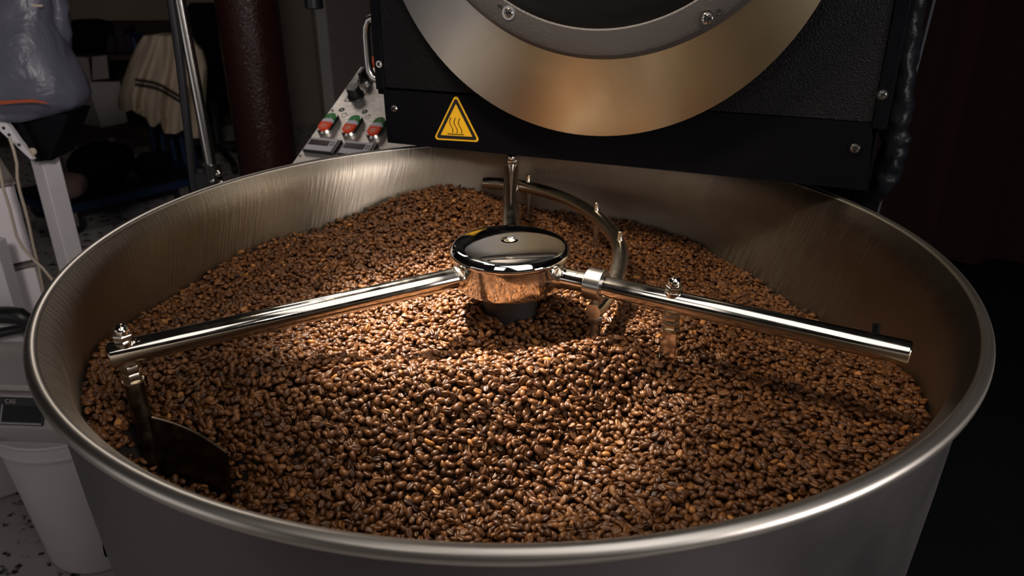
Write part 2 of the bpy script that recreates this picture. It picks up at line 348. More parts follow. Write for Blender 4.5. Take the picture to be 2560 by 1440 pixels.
# ------------------------------------------------------------------ bean surface
CP = []
for az, z in [(-164, -.064), (-172, -.074), (177, -.087), (165, -.094), (147, -.085), (135, -.087), (126, -.084), (115, -.059), (107, -.050), (96, -.062), (89, -.083), (77, -.097),
              (63, -.102), (53, -.111), (43, -.125), (34, -.140), (24, -.153), (12, -.147), (-2, -.129), (-13, -.110), (-24, -.099), (-40, -.097), (-60, -.105), (-80, -.115), (-100, -.115), (-120, -.100), (-138, -.080), (-150, -.066)]:
    CP.append((.432*math.cos(R(az)), .432*math.sin(R(az)), z))
CP += [(0, .0, -.064), (.05, 0, -.068), (-.05, 0, -.069), (0, .06, -.069), (0, -.045, -.072), (.06, -.03, -.080), (-.12, -.02, -.078), (-.2, .03, -.084), (-.12, .12, -.080), (-.28, .08, -.090), (-.30, -.03, -.084),
       (-.180, -.152, -.061), (-.26, -.145, -.066), (-.11, -.158, -.060), (-.039, -.158, -.060), (.029, -.120, -.060), (.062, -.107, -.059), (.092, -.096, -.060), (.128, -.098, -.074),
       (-.15, -.090, -.079), (-.06, -.100, -.083), (.02, -.072, -.084), (.07, -.058, -.082), (.172, -.086, -.079), (.17, .05, -.086), (.1, .15, -.084), (0, .2, -.072), (-.08, .25, -.066), (-.10, .33, -.056), (.1, .3, -.092), (.25, .15, -.110), (.30, .02, -.108), (.26, -.09, -.092),
       (-.11, -.215, -.098), (-.03, -.21, -.094), (.04, -.165, -.087), (.085, -.135, -.083), (.134, -.135, -.104), (.072, -.205, -.121), (-.01, -.262, -.131), (-.12, -.278, -.137), (.04, -.31, -.122), (.16, -.18, -.098), (.2, -.25, -.102), (.14, -.31, -.110), (.30, -.15, -.095),
       (-.2, -.205, -.093), (-.2, -.265, -.130), (-.28, -.17, -.080), (-.29, -.26, -.112), (-.336, -.215, -.100), (-.36, -.15, -.075)]
CP = np.array(CP)
def _U(r2): return np.where(r2 > 1e-12, r2*np.log(r2+1e-12), 0.0)
_n = len(CP); _K = _U(((CP[:, None, :2]-CP[None, :, :2])**2).sum(-1))+np.eye(_n)*3e-5
_A = np.zeros((_n+3, _n+3)); _A[:_n, :_n] = _K; _A[:_n, _n] = 1; _A[:_n, _n+1:] = CP[:, :2]; _A[_n:, :_n] = _A[:_n, _n:].T
_w = np.linalg.solve(_A, np.r_[CP[:, 2], 0, 0, 0])
PL0 = np.array([-.338, -.193]); PL1 = np.array([-.250, -.224])      # the plough blade's foot line
def H(x, y):
    x = np.asarray(x, float); y = np.asarray(y, float)
    r2 = (x[..., None]-CP[:, 0])**2+(y[..., None]-CP[:, 1])**2
    z = _U(r2)@_w[:_n]+_w[_n]+_w[_n+1]*x+_w[_n+2]*y
    z = z+0.0022*np.sin(41*x+2.1*np.sin(23*y))*np.sin(37*y+1.7*np.sin(29*x))
    d = PL1-PL0; ln = np.hypot(*d); d = d/ln; nn = np.array([d[1], -d[0]])          # towards the near rim
    t = ((x-PL0[0])*d[0]+(y-PL0[1])*d[1])/ln; s = (x-PL0[0])*nn[0]+(y-PL0[1])*nn[1]
    tt = np.clip((t+0.14)/0.2, 0, 1)*np.clip((1.5-t)/0.5, 0, 1); tt = tt*tt*(3-2*tt)
    ss = np.where(s > -0.004, np.exp(-(np.maximum(s-0.01, 0)/0.040)**2), np.exp(-((s+0.004)/0.010)**2))
    return z-0.034*tt*ss

# bean shape: domed back, flattish face with an S crease
def bean_shape(L, W, Hh, nx=6, nd=5, flat=True, bend=0.0, seed=0):
    r_ = np.random.default_rng(seed); vs = [(-L/2, 0, 0.0)]; cre = [0.0]
    sec = len_sec = None
    for i in range(1, nx+1):
        a = math.pi*i/(nx+1); x = -L/2*math.cos(a); s_ = math.sin(a)**0.80; row = []; rc = []
        for k in range(nd):
            th = math.pi*k/(nd-1); row.append((W/2*math.cos(th), Hh*0.70*math.sin(th))); rc.append(0)
        if flat:
            g = 0.05*W*math.sin(2*math.pi*x/L)
            for y_, z_, c_ in ((-.62*W/2, -.22*Hh, 0), (-.19*W/2+g, -.24*Hh, 0), (g, -.02*Hh, 1), (.19*W/2+g, -.24*Hh, 0), (.62*W/2, -.22*Hh, 0)):
                row.append((y_, z_)); rc.append(c_)
        else:
            row.append((0, -.22*Hh)); rc.append(0)
        for (y_, z_), c_ in zip(row, rc):
            j = 1+0.035*r_.standard_normal(); vs.append((x, y_*s_*j, z_*s_*(0.9+0.1*s_)+bend*(x/L)**2*Hh)); cre.append(c_)
    nsec = len(row); vs.append((L/2, 0, 0.0)); cre.append(0.0); fs = []
    for k in range(nsec):
        k2 = (k+1) % nsec
        fs.append((0, 1+k2, 1+k, 1+k))
        for i in range(nx-1):
            p0 = 1+i*nsec; fs.append((p0+k, p0+k2, p0+nsec+k2, p0+nsec+k))
        p0 = 1+(nx-1)*nsec; fs.append((p0+k, p0+k2, len(vs)-1, len(vs)-1))
    return np.array(vs), np.array(fs), np.array(cre)      # triangles are quads with the last index doubled
SHAPES = []
for i, (l, w_, h_) in enumerate([(.0087, .0062, .0045), (.0080, .0062, .0047), (.0094, .0063, .0044), (.0076, .0059, .0045), (.0086, .0056, .0047), (.0082, .0066, .0043)]):
    SHAPES.append(bean_shape(l, w_, h_, bend=(0, -.3, .25, 0, -.5, .1)[i], seed=i))
LOW = bean_shape(.0084, .0062, .0045, nx=4, nd=4, flat=False)

def hexpts(p):
    xs = np.arange(-.45, .45, p); ys = np.arange(-.45, .45, p*.866); X, Y = np.meshgrid(xs, ys)
    X = X+(np.arange(len(ys)) % 2)[:, None]*p/2; P = np.c_[X.ravel(), Y.ravel()]
    return P+rng.uniform(-.30, .30, P.shape)*p
def slope_fill(P, p):
    """extra beans where the heap is steep, so that slopes are covered as densely as flats"""
    h = 1e-3; gx = (H(P[:, 0]+h, P[:, 1])-H(P[:, 0]-h, P[:, 1]))/(2*h); gy = (H(P[:, 0], P[:, 1]+h)-H(P[:, 0], P[:, 1]-h))/(2*h)
    f = 1.5*(np.sqrt(1+gx**2+gy**2)-1); k = rng.random(len(P)) < f
    return np.r_[P, P[k]+rng.uniform(-.5, .5, (k.sum(), 2))*p]
def keepers(P):
    r = np.hypot(P[:, 0], P[:, 1]); k = (r < .4295) & (r > .034)
    for q in [pol(.387, -150.3, 0), pol(.187, -30.1, 0)]: k &= np.hypot(P[:, 0]-q.x, P[:, 1]-q.y) > .010
    d = PL1-PL0; ln = np.hypot(*d); d = d/ln; t = (P-PL0)@d; s = np.abs((P-PL0)@np.array([d[1], -d[0]]))
    return P[k & ~((t > -.01) & (t < ln+.005) & (s < .0055))]
def orient(P, dz, tilt):
    n = len(P); h = 3e-3; x, y = P.T
    gx = (H(x+h, y)-H(x-h, y))/(2*h); gy = (H(x, y+h)-H(x, y-h))/(2*h)
    N_ = np.c_[-gx, -gy, np.ones(n)]; N_ /= np.linalg.norm(N_, axis=1)[:, None]
    N_ = N_+rng.standard_normal((n, 3))*tilt; N_ /= np.linalg.norm(N_, axis=1)[:, None]
    a = rng.uniform(0, 2*np.pi, n); T_ = np.c_[np.cos(a), np.sin(a), 0*a]; T_ -= N_*(T_*N_).sum(1)[:, None]; T_ /= np.linalg.norm(T_, axis=1)[:, None]
    roll = np.where(rng.random(n) < .5, 0, np.pi)+rng.normal(0, .55, n)
    B_ = np.cross(N_, T_); c, s = np.cos(roll)[:, None], np.sin(roll)[:, None]
    Y_ = B_*c+N_*s; Z_ = -B_*s+N_*c
    return np.c_[x, y, H(x, y)+dz], np.stack([T_, Y_, Z_], -1)
def tints(n):
    t = np.clip(rng.normal(.42, .20, n), 0, .82); k = rng.random(n) < .022; t[k] = rng.uniform(.85, 1, k.sum()); return t

P1 = keepers(slope_fill(hexpts(.0065), .0065)); n1 = len(P1)
pos, rot = orient(P1, rng.normal(0, .0017, n1), .33)
shp = rng.integers(0, len(SHAPES), n1); scl = np.clip(rng.normal(1.02, .10, n1), .80, 1.28); tin = tints(n1)
# the 300 nearest beans in view are objects of their own
d = pos-CAM; zc = d@_fw; px = 1280+FPX*(d@_r2)/zc; py = 720-FPX*(d@_u2)/zc
tt = (0.016-pos[:, 2])/(CAM[2]-pos[:, 2]); hit = pos-d*tt[:, None]
vis = (np.hypot(hit[:, 0], hit[:, 1]) < .434) & (px > 20) & (px < 2540) & (py < 1425) & (pos[:, 2] > H(pos[:, 0], pos[:, 1])+.0003)
dist = np.where(vis, np.linalg.norm(d, axis=1), 9); near = np.argsort(dist)[:300]; own = np.zeros(n1, bool); own[near] = True

def bake(parts):
    """parts: (shape, positions, rotations, scales, tints) -> arrays of one mesh"""
    V, F, T, C = [], [], [], []; off = 0
    for (v, f, c), p_, r_, s_, t_ in parts:
        if len(p_) == 0: continue
        W_ = np.einsum('nij,kj->nki', r_*s_[:, None, None], v)+p_[:, None, :]
        V.append(W_.reshape(-1, 3)); F.append((f[None]+(np.arange(len(p_))*len(v))[:, None, None]+off).reshape(-1, 4))
        T.append(np.repeat(t_, len(v))); C.append((c[None]*rng.choice([.05, .35, .7, 1.0], len(p_))[:, None]).ravel()); off += len(p_)*len(v)
    return np.concatenate(V), np.concatenate(F), np.concatenate(T), np.concatenate(C)
def np_mesh(name, V, F, T=None, C=None, mats=(), midx=None):
    tri = F[:, 2] == F[:, 3]; tri0 = F[:, 0] == F[:, 3]; tri2 = F[:, 2] == F[:, 1]
    cnt = np.where(tri | tri0 | (F[:, 1] == F[:, 2]) | (F[:, 0] == F[:, 1]), 3, 4); cols = np.ones_like(F, bool)
    cols[F[:, 2] == F[:, 3], 3] = False
    flat = F[cols]; start = np.r_[0, np.cumsum(cols.sum(1))[:-1]]
    me = bpy.data.meshes.new(name); me.vertices.add(len(V)); me.loops.add(len(flat)); me.polygons.add(len(F))
    me.vertices.foreach_set('co', V.astype('f').ravel()); me.loops.foreach_set('vertex_index', flat.astype('i')); me.polygons.foreach_set('loop_start', start.astype('i'))
    me.polygons.foreach_set('use_smooth', np.ones(len(F), bool))
    for nm_, A_ in (('tint', T), ('crease', C)):
        if A_ is not None:
            at_ = me.attributes.new(nm_, 'FLOAT', 'POINT'); at_.data.foreach_set('value', A_.astype('f'))
    for x in mats: me.materials.append(x)
    if midx is not None: me.polygons.foreach_set('material_index', midx.astype('i'))
    me.update(calc_edges=True); me.validate(); return me

parts = [(SHAPES[k], pos[(shp == k) & ~own], rot[(shp == k) & ~own], scl[(shp == k) & ~own], tin[(shp == k) & ~own]) for k in range(len(SHAPES))]
P2 = keepers(slope_fill(hexpts(.0070), .0070)); q2, r2_ = orient(P2, rng.normal(-.0060, .0010, len(P2)), .3)
parts.append((LOW, q2, r2_, np.ones(len(P2)), tints(len(P2))))
V, F, T, C = bake(parts)
# closing sheet under the beans, its dark colour painting the shade between them
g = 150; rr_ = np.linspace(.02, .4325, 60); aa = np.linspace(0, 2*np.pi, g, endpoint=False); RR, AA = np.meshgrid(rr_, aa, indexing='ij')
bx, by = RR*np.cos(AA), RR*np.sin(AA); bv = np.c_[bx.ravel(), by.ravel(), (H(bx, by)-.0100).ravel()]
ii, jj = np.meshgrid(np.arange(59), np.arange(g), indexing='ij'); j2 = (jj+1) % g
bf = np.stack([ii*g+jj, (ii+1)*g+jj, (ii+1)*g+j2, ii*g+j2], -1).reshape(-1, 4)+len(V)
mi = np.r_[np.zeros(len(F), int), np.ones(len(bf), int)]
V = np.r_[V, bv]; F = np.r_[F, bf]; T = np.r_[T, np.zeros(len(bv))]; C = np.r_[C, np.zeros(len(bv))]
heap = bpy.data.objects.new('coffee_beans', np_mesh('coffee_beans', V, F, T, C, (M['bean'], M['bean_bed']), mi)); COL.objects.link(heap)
tag(heap, 'deep heap of roasted brown coffee beans filling the steel cooling tray', 'coffee beans', kind='stuff')

BM = {}
LAB = ['dark roasted coffee bean among the nearest along the front rim of the tray']
for i in near:
    tb = int(round(tin[i]*8)); k = (int(shp[i]), tb)
    if k not in BM:
        v, f, c = SHAPES[k[0]]
        BM[k] = np_mesh('coffee_bean', v, f, np.full(len(v), tb/8), c*(.25, .9, .55)[len(BM) % 3], (M['bean'],))
    o = bpy.data.objects.new('coffee_bean', BM[k]); COL.objects.link(o)
    o.location = pos[i]; o.rotation_mode = 'QUATERNION'; o.rotation_quaternion = Matrix(rot[i].tolist()).to_quaternion(); o.scale = (scl[i],)*3
    tag(o, LAB[0], 'coffee bean', 'nearest coffee beans in the tray')

# ------------------------------------------------------------------ stirrer
st = thing('tray_stirrer', (0, 0, -0.205), 'chrome three armed stirrer turning on a domed hub above the beans', 'stirrer')
ZA = -0.0155; RA = 0.0112
skirt = MB().lathe([(0.0, -0.034), (0.057, -0.034), (0.0605, -0.033), (0.0615, -0.030), (0.0615, 0.0), (0.0, 0.0)], 72)
obj('hub_skirt', skirt, M['chrome'], st, origin=(0, 0, 0), sharp=40)
cap = [(0.0, -0.001), (0.062, -0.001), (0.0648, 0.0005), (0.0655, 0.003), (0.0648, 0.0062), (0.0625, 0.0088)]
for k in range(1, 11):
    q = k/10; cap.append((max(0.0072, 0.0625*math.cos(q*math.pi/2)**0.9), 0.0088+0.0068*math.sin(q*math.pi/2)))
cap += [(0.0066, 0.0150), (0.0064, 0.0128), (0.0, 0.0128)]
capo = obj('hub_cap', MB().lathe(cap, 96), M['chrome_cap'], st, origin=(0, 0, 0), sharp=60)
sk = MB().lathe([(0.0, 0.0118), (0.0060, 0.0118), (0.0060, 0.0146), (0.0052, 0.0148), (0.0030, 0.0136), (0.0, 0.0134)], 24)
obj('screw', sk, M['dusty_chrome'], capo, label='countersunk steel screw in the middle of the cap')
obj('hub_neck', MB().lathe([(0.031, -0.205), (0.031, -0.05), (0.0325, -0.034)], 48), M['neck'], st, origin=(0, 0, 0))
AZ = (-150.3, -30.1, 89.7)
for az in AZ:
    u = pol(1, az, 0); T0 = TM((0, 0, ZA), z=u)
    a = MB().lathe([(0.0, 0.05), (RA, 0.05), (RA, 0.400), (RA-0.0012, 0.4015), (0.0, 0.4015)], 40, T0)
    ao = obj('arm', a, M['chrome'], st, sharp=40)
    cl = MB().lathe([(RA, 0.052), (RA+0.0018, 0.060), (RA+0.0018, 0.064), (RA, 0.067)], 40, T0)
    obj('weld_collar', cl, M['dusty_chrome'], ao)
def capnut(parent, r, az, base):
    p0 = pol(r, az, base); T0 = TM(p0, x=pol(1, az+20, 0))
    m_ = MB().lathe([(0.0, -0.004), (0.0090, -0.004), (0.0090, 0.0010), (0.0080, 0.0016), (0.0, 0.0016)], 24, T0)
    obj('washer', m_, M['chrome'], parent)
    m_ = MB().hexnut(0.0084, 0.0013, 0.0078, T0)
    pr = [(0.0066, 0.0074)]+[(0.0065*math.cos(q*math.pi/16), 0.0100+0.0068*math.sin(q*math.pi/16)) for q in range(0, 9)]
    pr[-1] = (0.0, pr[-1][1]); m_.lathe(pr, 28, T0)
    obj('cap_nut', m_, M['chrome'], parent, sharp=34)
arms = [o for o in bpy.data.objects if o.name.startswith('arm') and o.parent == st]
capnut(arms[0], 0.387, AZ[0], ZA+RA-0.001)
capnut(arms[1], 0.187, AZ[1], ZA+RA-0.001)
capnut(arms[2], 0.386, AZ[2], ZA+RA-0.001)
# the right arm's tail bolt, seen just over the far side of the tube
p0 = pol(0.372, AZ[1]+1.2, ZA+0.002)
obj('stud', MB().tube([p0, p0+Vector((0.0, 0.004, 0.014))], 0.0032, 12), M['black_smooth'], arms[1])
def under(parent, r, az, length, rod_r, lab=None, name='plough_rod'):
    p0 = pol(r, az, ZA-RA+0.001); T0 = TM(p0, x=pol(1, az+12, 0))
    m_ = MB().lathe([(0.0, 0.001), (0.0085, 0.001), (0.0085, -0.002), (0.0, -0.002)][::-1], 24, T0)
    m_.hexnut(0.0086, -0.009, -0.0015, T0); m_.hexnut(0.0086, -0.018, -0.0098, T0); m_.lathe([(0.0092, -0.0200), (0.0092, -0.0182)], 24, T0)
    obj('lock_nuts', m_, M['dusty_chrome'], parent, sharp=30)
    return p0
p0 = under(arms[0], 0.387, AZ[0], 0, 0)
obj('plough_rod', MB().tube([p0, p0+Vector((0.0, 0.0, -0.019)), p0+Vector((0.0, 0.0, -0.0205)), p0+Vector((0.001, -0.001, -0.05)), p0+Vector((0.003, -0.004, -0.15))], [0.006, 0.006, 0.0082, 0.0084, 0.0084], 18), M['shaded_steel'], arms[0])
# plough blade: a bent steel plate standing in the beans
bl = []
for k in range(9):
    q = k/8; c_ = PL0*(1-q)+PL1*q+np.array([-.30, -.95])*(-0.006*math.sin(math.pi*q)); zt = -.080-.020*q**1.3; bl.append((c_, zt))
loops = []
for c_, zt in bl:
    nn_ = np.array([-.30, -.95])*0.0012; lean = np.array([-.30, -.95])*0.010
    loops.append([(c_[0]+nn_[0], c_[1]+nn_[1], zt), (c_[0]-nn_[0], c_[1]-nn_[1], zt), (c_[0]-nn_[0]+lean[0], c_[1]-nn_[1]+lean[1], -.19), (c_[0]+nn_[0]+lean[0], c_[1]+nn_[1]+lean[1], -.19)])
obj('plough_blade', MB().bridge(loops), M['shaded_steel'], arms[0], sharp=20)
p0 = under(arms[1], 0.187, AZ[1], 0, 0)
T0 = TM(p0, x=pol(1, AZ[1], 0))
obj('scraper', MB().box((-0.0085, -0.004, -0.14), (0.0085, 0.004, -0.022), T0, bev=0.0012).box((-0.0095, -0.012, -0.16), (-0.006, 0.012, -0.05), T0), M['chrome'], arms[1])
# curved rake tube clamped under the right arm
ZB = -0.0425
raw = [(.0865, -.0615), (.100, -.036), (.1135, -.004), (.1265, .045), (.1355, .090), (.1385, .126), (.1375, .160), (.1325, .196), (.1245, .230), (.112, .266), (.0985, .298), (.083, .325), (.066, .349), (.047, .369), (.028, .385), (.010, .3955), (-.012, .404), (-.042, .411)]
raw = np.array(raw); s_ = np.linspace(0, len(raw)-1, 52)
crv = np.c_[np.interp(s_, range(len(raw)), raw[:, 0]), np.interp(s_, range(len(raw)), raw[:, 1])]
for _ in range(3): crv[1:-1] = (crv[:-2]+2*crv[1:-1]+crv[2:])/4
ct = obj('rake_tube', MB().tube([(q[0], q[1], ZB) for q in crv], [0.0084]+[0.0096]*50+[0.0084], 24), M['dusty_chrome'], st, sharp=40)
def pin(px_, py_):
    i = int(np.argmin(np.hypot(crv[:, 0]-px_, crv[:, 1]-py_))); q = crv[i]
    p_ = MB().lathe([(0.0052, 0.004), (0.0036, 0.0105), (0.0031, 0.0115), (0.0031, 0.0206), (0.0027, 0.0211), (0.0, 0.0211)], 16, Matrix.Translation((q[0], q[1], ZB)))
    p_.lathe([(0.0, -0.06), (0.0030, -0.06), (0.0030, -0.004)], 12, Matrix.Translation((q[0], q[1], ZB)))
    obj('pin', p_, M['dusty_chrome'], ct)
pin(.030, .385); pin(.119, .243); pin(.1385, .120)
cc = pol(0.1035, AZ[1], ZA); T0 = TM(cc, z=pol(1, AZ[1], 0))
cm = MB().lathe([(RA, -0.0095), (0.0158, -0.0095), (0.0166, -0.0085), (0.0166, 0.0085), (0.0158, 0.0095), (RA, 0.0095)], 48, T0, closed=True)
clo = obj('clamp_ring', cm, M['steel'], st, sharp=35)
p0 = Vector((crv[1][0]+.003, crv[1][1]+.007, ZB)); p0 = Vector((cc.x, cc.y, ZB))
i = int(np.argmin(np.hypot(crv[:, 0]-cc.x, crv[:, 1]-cc.y))); p0 = Vector((crv[i][0], crv[i][1], ZB))
cb = MB().tube([p0+Vector((0, 0, 0.005)), p0+Vector((0, 0, 0.018))], 0.0060, 18)
obj('clamp_stem', cb, M['steel'], clo)
T0 = TM(p0, x=(1, .3, 0)); cn = MB().hexnut(0.0078, -0.0165, -0.0075, T0).lathe([(0.0055, -0.045), (0.0055, -0.0165)], 18, T0)
obj('clamp_nut', cn, M['steel'], clo, sharp=30)

# ------------------------------------------------------------------ roaster body
DV = Vector((.92622009, -.37698322, 0)); NV = Vector((-.37698322, -.92622009, 0)); OV = Vector((.11404881, .28020955, 0))
MF = Matrix(((DV.x, 0, NV.x, OV.x), (DV.y, 0, NV.y, OV.y), (0, 1, 0, 0), (0, 0, 0, 1)))   # local x along the face, y up, z out of it
def FP(u, w_, o_=0.0): return OV+DV*u+Vector((0, 0, w_))+NV*o_
ro = thing('coffee_roaster', FP(0.0, FLOOR, -.45), 'black coffee roaster body with a wide steel door flange above the tray', 'coffee roaster')
def fobj(name, mb, mt, parent=None, **k):
    mb.v = [tuple(MF @ Vector(q)) for q in mb.v]; return obj(name, mb, mt, parent if parent is not None else ro, **k)
body = fobj('body', MB().box((-.325, .032, -.75), (.352, 1.15, -.012), bev=.006), M['black_smooth'], smooth=False)
fobj('base', MB().box((-.28, FLOOR, -.75), (.31, .04, -.22), bev=.008), M['black_smooth'], smooth=False)
lp = MB().prism([(-.3275, .024), (-.3290, .1045), (.3490, .1075), (.3500, .100), (.3535, .0915), (.3575, .024)], -.05, 0.0)
lowp = fobj('lower_panel', lp, M['black_smooth'], smooth=False)
# a return flange folded off the right end of the lower panel
fobj('folded_edge', MB().box((.3560, .022, -.14), (.3600, .096, -.002)), M['black_smooth'], lowp, smooth=False)
fp = MB().box((-.326, .1085, -.02), (.3495, 1.15, -.0015))
fobj('front_panel', fp, M['black_hammer'], smooth=False)
fobj('edge_strip', MB().box((.3505, .1005, -.06), (.3668, 1.15, .0015), bev=.0012), M['black_smooth'], smooth=False)
fobj('edge_strip', MB().box((-.3410, .1045, -.06), (-.3262, 1.15, .0015), bev=.0012), M['black_smooth'], smooth=False)
# steel flange round the door
RCX, RCZ, RCR = .018, .437, .262; OCX, OCZ, OCR = .0005, .3686, .2975
N_ = 160; lo_in, lo_out, lo_in2, lo_out2 = [], [], [], []
for k in range(N_):
    ph = 2*math.pi*k/N_; c, s = math.cos(ph), math.sin(ph)
    bx_, bz_ = RCX-OCX, RCZ-OCZ; bq = bx_*c+bz_*s; rho = -bq+math.sqrt(max(0, bq*bq-(bx_*bx_+bz_*bz_-OCR*OCR)))
    rho = max(rho, RCR+.02)
    lo_out.append((RCX+rho*c, RCZ+rho*s, .036)); lo_in.append((RCX+(RCR-.006)*c, RCZ+(RCR-.006)*s, .062))
    lo_out2.append((RCX+(rho-.001)*c, RCZ+(rho-.001)*s, .0325)); lo_in2.append((RCX+(RCR-.006)*c, RCZ+(RCR-.006)*s, .058))
fb = MB().bridge([lo_in2, lo_in]+[[tuple(np.array(a_)*(1-t)+np.array(b2)*t) for a_, b2 in zip(lo_in, lo_out)] for t in (.5, 1.0)]+[lo_out2, lo_in2], close_ends=False)
# the pillar that carries flange and ring on the face
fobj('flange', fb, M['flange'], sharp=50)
fobj('flange_mount', MB().lathe([(.225, -.002), (.225, .058)], 72, Matrix.Translation((RCX, RCZ, 0))), M['black_smooth'])
rg = MB().lathe([(RCR, .058), (RCR, .068), (RCR-.006, .078), (RCR-.012, .081), (.2265, .0812), (.2245, .0800), (.2235, .060)], 160, Matrix.Translation((RCX, RCZ, 0)), closed=True)
rgo = fobj('door_ring', rg, M['cast_black'], sharp=30)
gl = MB().lathe([(.2243, .058), (.2243, .0800), (.218, .0818), (.205, .0825), (.19, .080), (.12, .078), (.0, .077)], 120, Matrix.Translation((RCX, RCZ, 0)))
fobj('door_dish', gl, M['glass_black'])
def fscrew(u, w_, o_, r, parent=None, dark=False, star=False, name='screw'):
    T0 = Matrix.Translation((u, w_, o_))
    m_ = MB().lathe([(0.0, 0.0), (r, 0.0), (r, r*.25), (r*.82, r*.5), (r*.50, r*.58), (r*.45, r*.2), (0.0, r*.2)], 24, T0)
    s = fobj(name, m_, M['steel'], parent, sharp=25)
    fobj('socket', MB().prism([(r*.40*math.cos(math.pi/3*k_), r*.40*math.sin(math.pi/3*k_)) for k_ in range(6)], r*.2, r*.59, T0), M['label_black'], s, smooth=False)
    w2 = MB().lathe([(r*1.02, 0.0), (r*1.45, 0.0), (r*1.45, r*.22), (r*1.02, r*.22)], 24, T0, closed=True)
    fobj('washer', w2, M['black_smooth'] if dark else M['steel'], s if parent is None else parent)
    if star:
        for k in range(6):
            a_ = k*math.pi/3; fobj('notch', MB().lathe([(0.0, r*.56), (r*.13, r*.58), (0, r*.60)], 8, T0 @ Matrix.Translation((r*.66*math.cos(a_), r*.66*math.sin(a_), 0))), M['black_smooth'], s)
    return s
fscrew(-.3115, .0778, 0.0, .0054, dark=True); fscrew(-.3319, .1421, .0015, .0034); fscrew(.3358, .0753, 0, .0060, dark=True); fscrew(.3554, .1422, .0015, .0042)
# door ring screws (pixel places carried onto the ring's front plane)
for (qx, qy), rr in (((1272, 32), .0078), ((1768, 46), .0085)):
    dd = _fw*FPX+_r2*(qx-1280)+_u2*(720-qy); nvec = np.array(NV); P0 = np.array(FP(0, 0, .081)); t = ((P0-CAM)@nvec)/(dd@nvec); q = CAM+dd*t-np.array(OV)
    fscrew(float(q@np.array(DV)), float(q[2]), .081, rr/1.3, star=True)
for (qx, qy) in ((1250, 17), (1797, 29)):
    dd = _fw*FPX+_r2*(qx-1280)+_u2*(720-qy); t = ((P0-CAM)@nvec)/(dd@nvec); q = CAM+dd*t-np.array(OV)
    fobj('threaded_hole', MB().lathe([(0.0, .0812), (.0026, .0812), (.0032, .0816), (.0038, .0812), (.0042, .0805)], 20, Matrix.Translation((float(q@np.array(DV)), float(q[2]), 0))), M['label_black'], rgo)
# hot surface warning label
def rtri(pts, r, n=8):
    out_ = []
    for i in range(3):
        a_, b2, c2 = [Vector(pts[(i+k) % 3]) for k in (-1, 0, 1)]
        d1 = (a_-b2).normalized(); d2 = (c2-b2).normalized(); bis = (d1+d2).normalized(); half = math.acos(max(-1, min(1, d1.dot(d2))))/2
        cen = b2+bis*(r/math.sin(half)); s0 = (b2+d1*(r/math.tan(half)))-cen; s1 = (b2+d2*(r/math.tan(half)))-cen
        a0 = math.atan2(s0.y, s0.x); da = (math.atan2(s1.y, s1.x)-a0+math.pi) % (2*math.pi)-math.pi
        out_ += [(cen.x+r*math.cos(a0+da*k/n), cen.y+r*math.sin(a0+da*k/n)) for k in range(n+1)]
    return out_
tri = [Vector((-.2072, .1068)), Vector((-.2468, .0362)), Vector((-.1700, .0388))]; ctr = (tri[0]+tri[1]+tri[2])/3
def inset(k): return [ctr+(q-ctr)*k for q in tri]
wl = fobj('warning_label', MB().prism(rtri(inset(1.0), .0042), 0.0, .0008), M['yellow'], smooth=False, label='yellow triangular hot surface warning label')
fobj('black_border', MB().prism(rtri(inset(.90), .0030), .0008, .0010), M['label_black'], wl, smooth=False)
fobj('yellow_field', MB().prism(rtri(inset(.68), .0006), .0010, .0012), M['yellow'], wl, smooth=False)
for k in (-1, 0, 1):
    bx_ = ctr.x+k*.0072-.001; poly_l, poly_r = [], []
    for i in range(15):
        q = i/14; yy = ctr.y+.011-.0225*q; xx = bx_+.0021*math.sin(2*math.pi*q*0.98+2.7)+.0015*(q-.5); poly_l.append((xx-.00075, yy)); poly_r.append((xx+.00075, yy))
    mbw = MB()
    for i in range(14): mbw.prism([poly_l[i+1], poly_r[i+1], poly_r[i], poly_l[i]], .0012, .0013)
    fobj('heat_wave', mbw, M['label_black'], wl, smooth=False)
fobj('heat_bar', MB().prism([(ctr.x-.0150, ctr.y-.0146), (ctr.x+.0125, ctr.y-.0138), (ctr.x+.0125, ctr.y-.0123), (ctr.x-.0150, ctr.y-.0131)], .0012, .0013), M['label_black'], wl, smooth=False)
# grab handle on the left edge
hp = [(-.3380, .2055, -.03), (-.352, .2055, -.03), (-.364, .201, -.03), (-.3695, .191, -.03), (-.371, .178, -.03), (-.371, .140, -.03), (-.3695, .126, -.03), (-.364, .116, -.03), (-.352, .1115, -.03), (-.3380, .1115, -.03)]
fobj('grab_handle', MB().tube(hp, .0063, 18, up=(0, 0, 1)), mat('satin_aluminium', (0.62, 0.61, 0.60), 0.28, 1.0), label='satin aluminium grab handle')
fobj('side_bracket', MB().box((-.346, .095, -.06), (-.326, .215, -.012), bev=.001), M['black_smooth'], smooth=False)

# ------------------------------------------------------------------ control console
sv = Vector((.33187932, .81540313, .47431409)); pnv = Vector((-.17880845, -.43931924, .88035569))
Ac = FP(-.583, -.052, -.1)
MC = Matrix(((DV.x, sv.x, pnv.x, Ac.x), (DV.y, sv.y, pnv.y, Ac.y), (DV.z, sv.z, pnv.z, Ac.z), (0, 0, 0, 1)))
co = thing('control_console', MC @ Vector((.13, .14, -.9)), 'sloping steel control console with push buttons left of the black roaster', 'control panel')
WORLD[co.name].z = FLOOR; co.location.z = FLOOR
def cobj(name, mb, mt, parent=None, **k):
    mb.v = [tuple(MC @ Vector(q)) for q in mb.v]; return obj(name, mb, mt, parent if parent is not None else co, **k)
plate = cobj('panel_plate', MB().box((0, -.02, -.002), (.245, .2716, 0.0)), M['panel'], smooth=False)
cobj('console_body', MB().box((-.0015, -.021, -.10), (.243, .2735, -.0021)), M['black_smooth'], smooth=False)
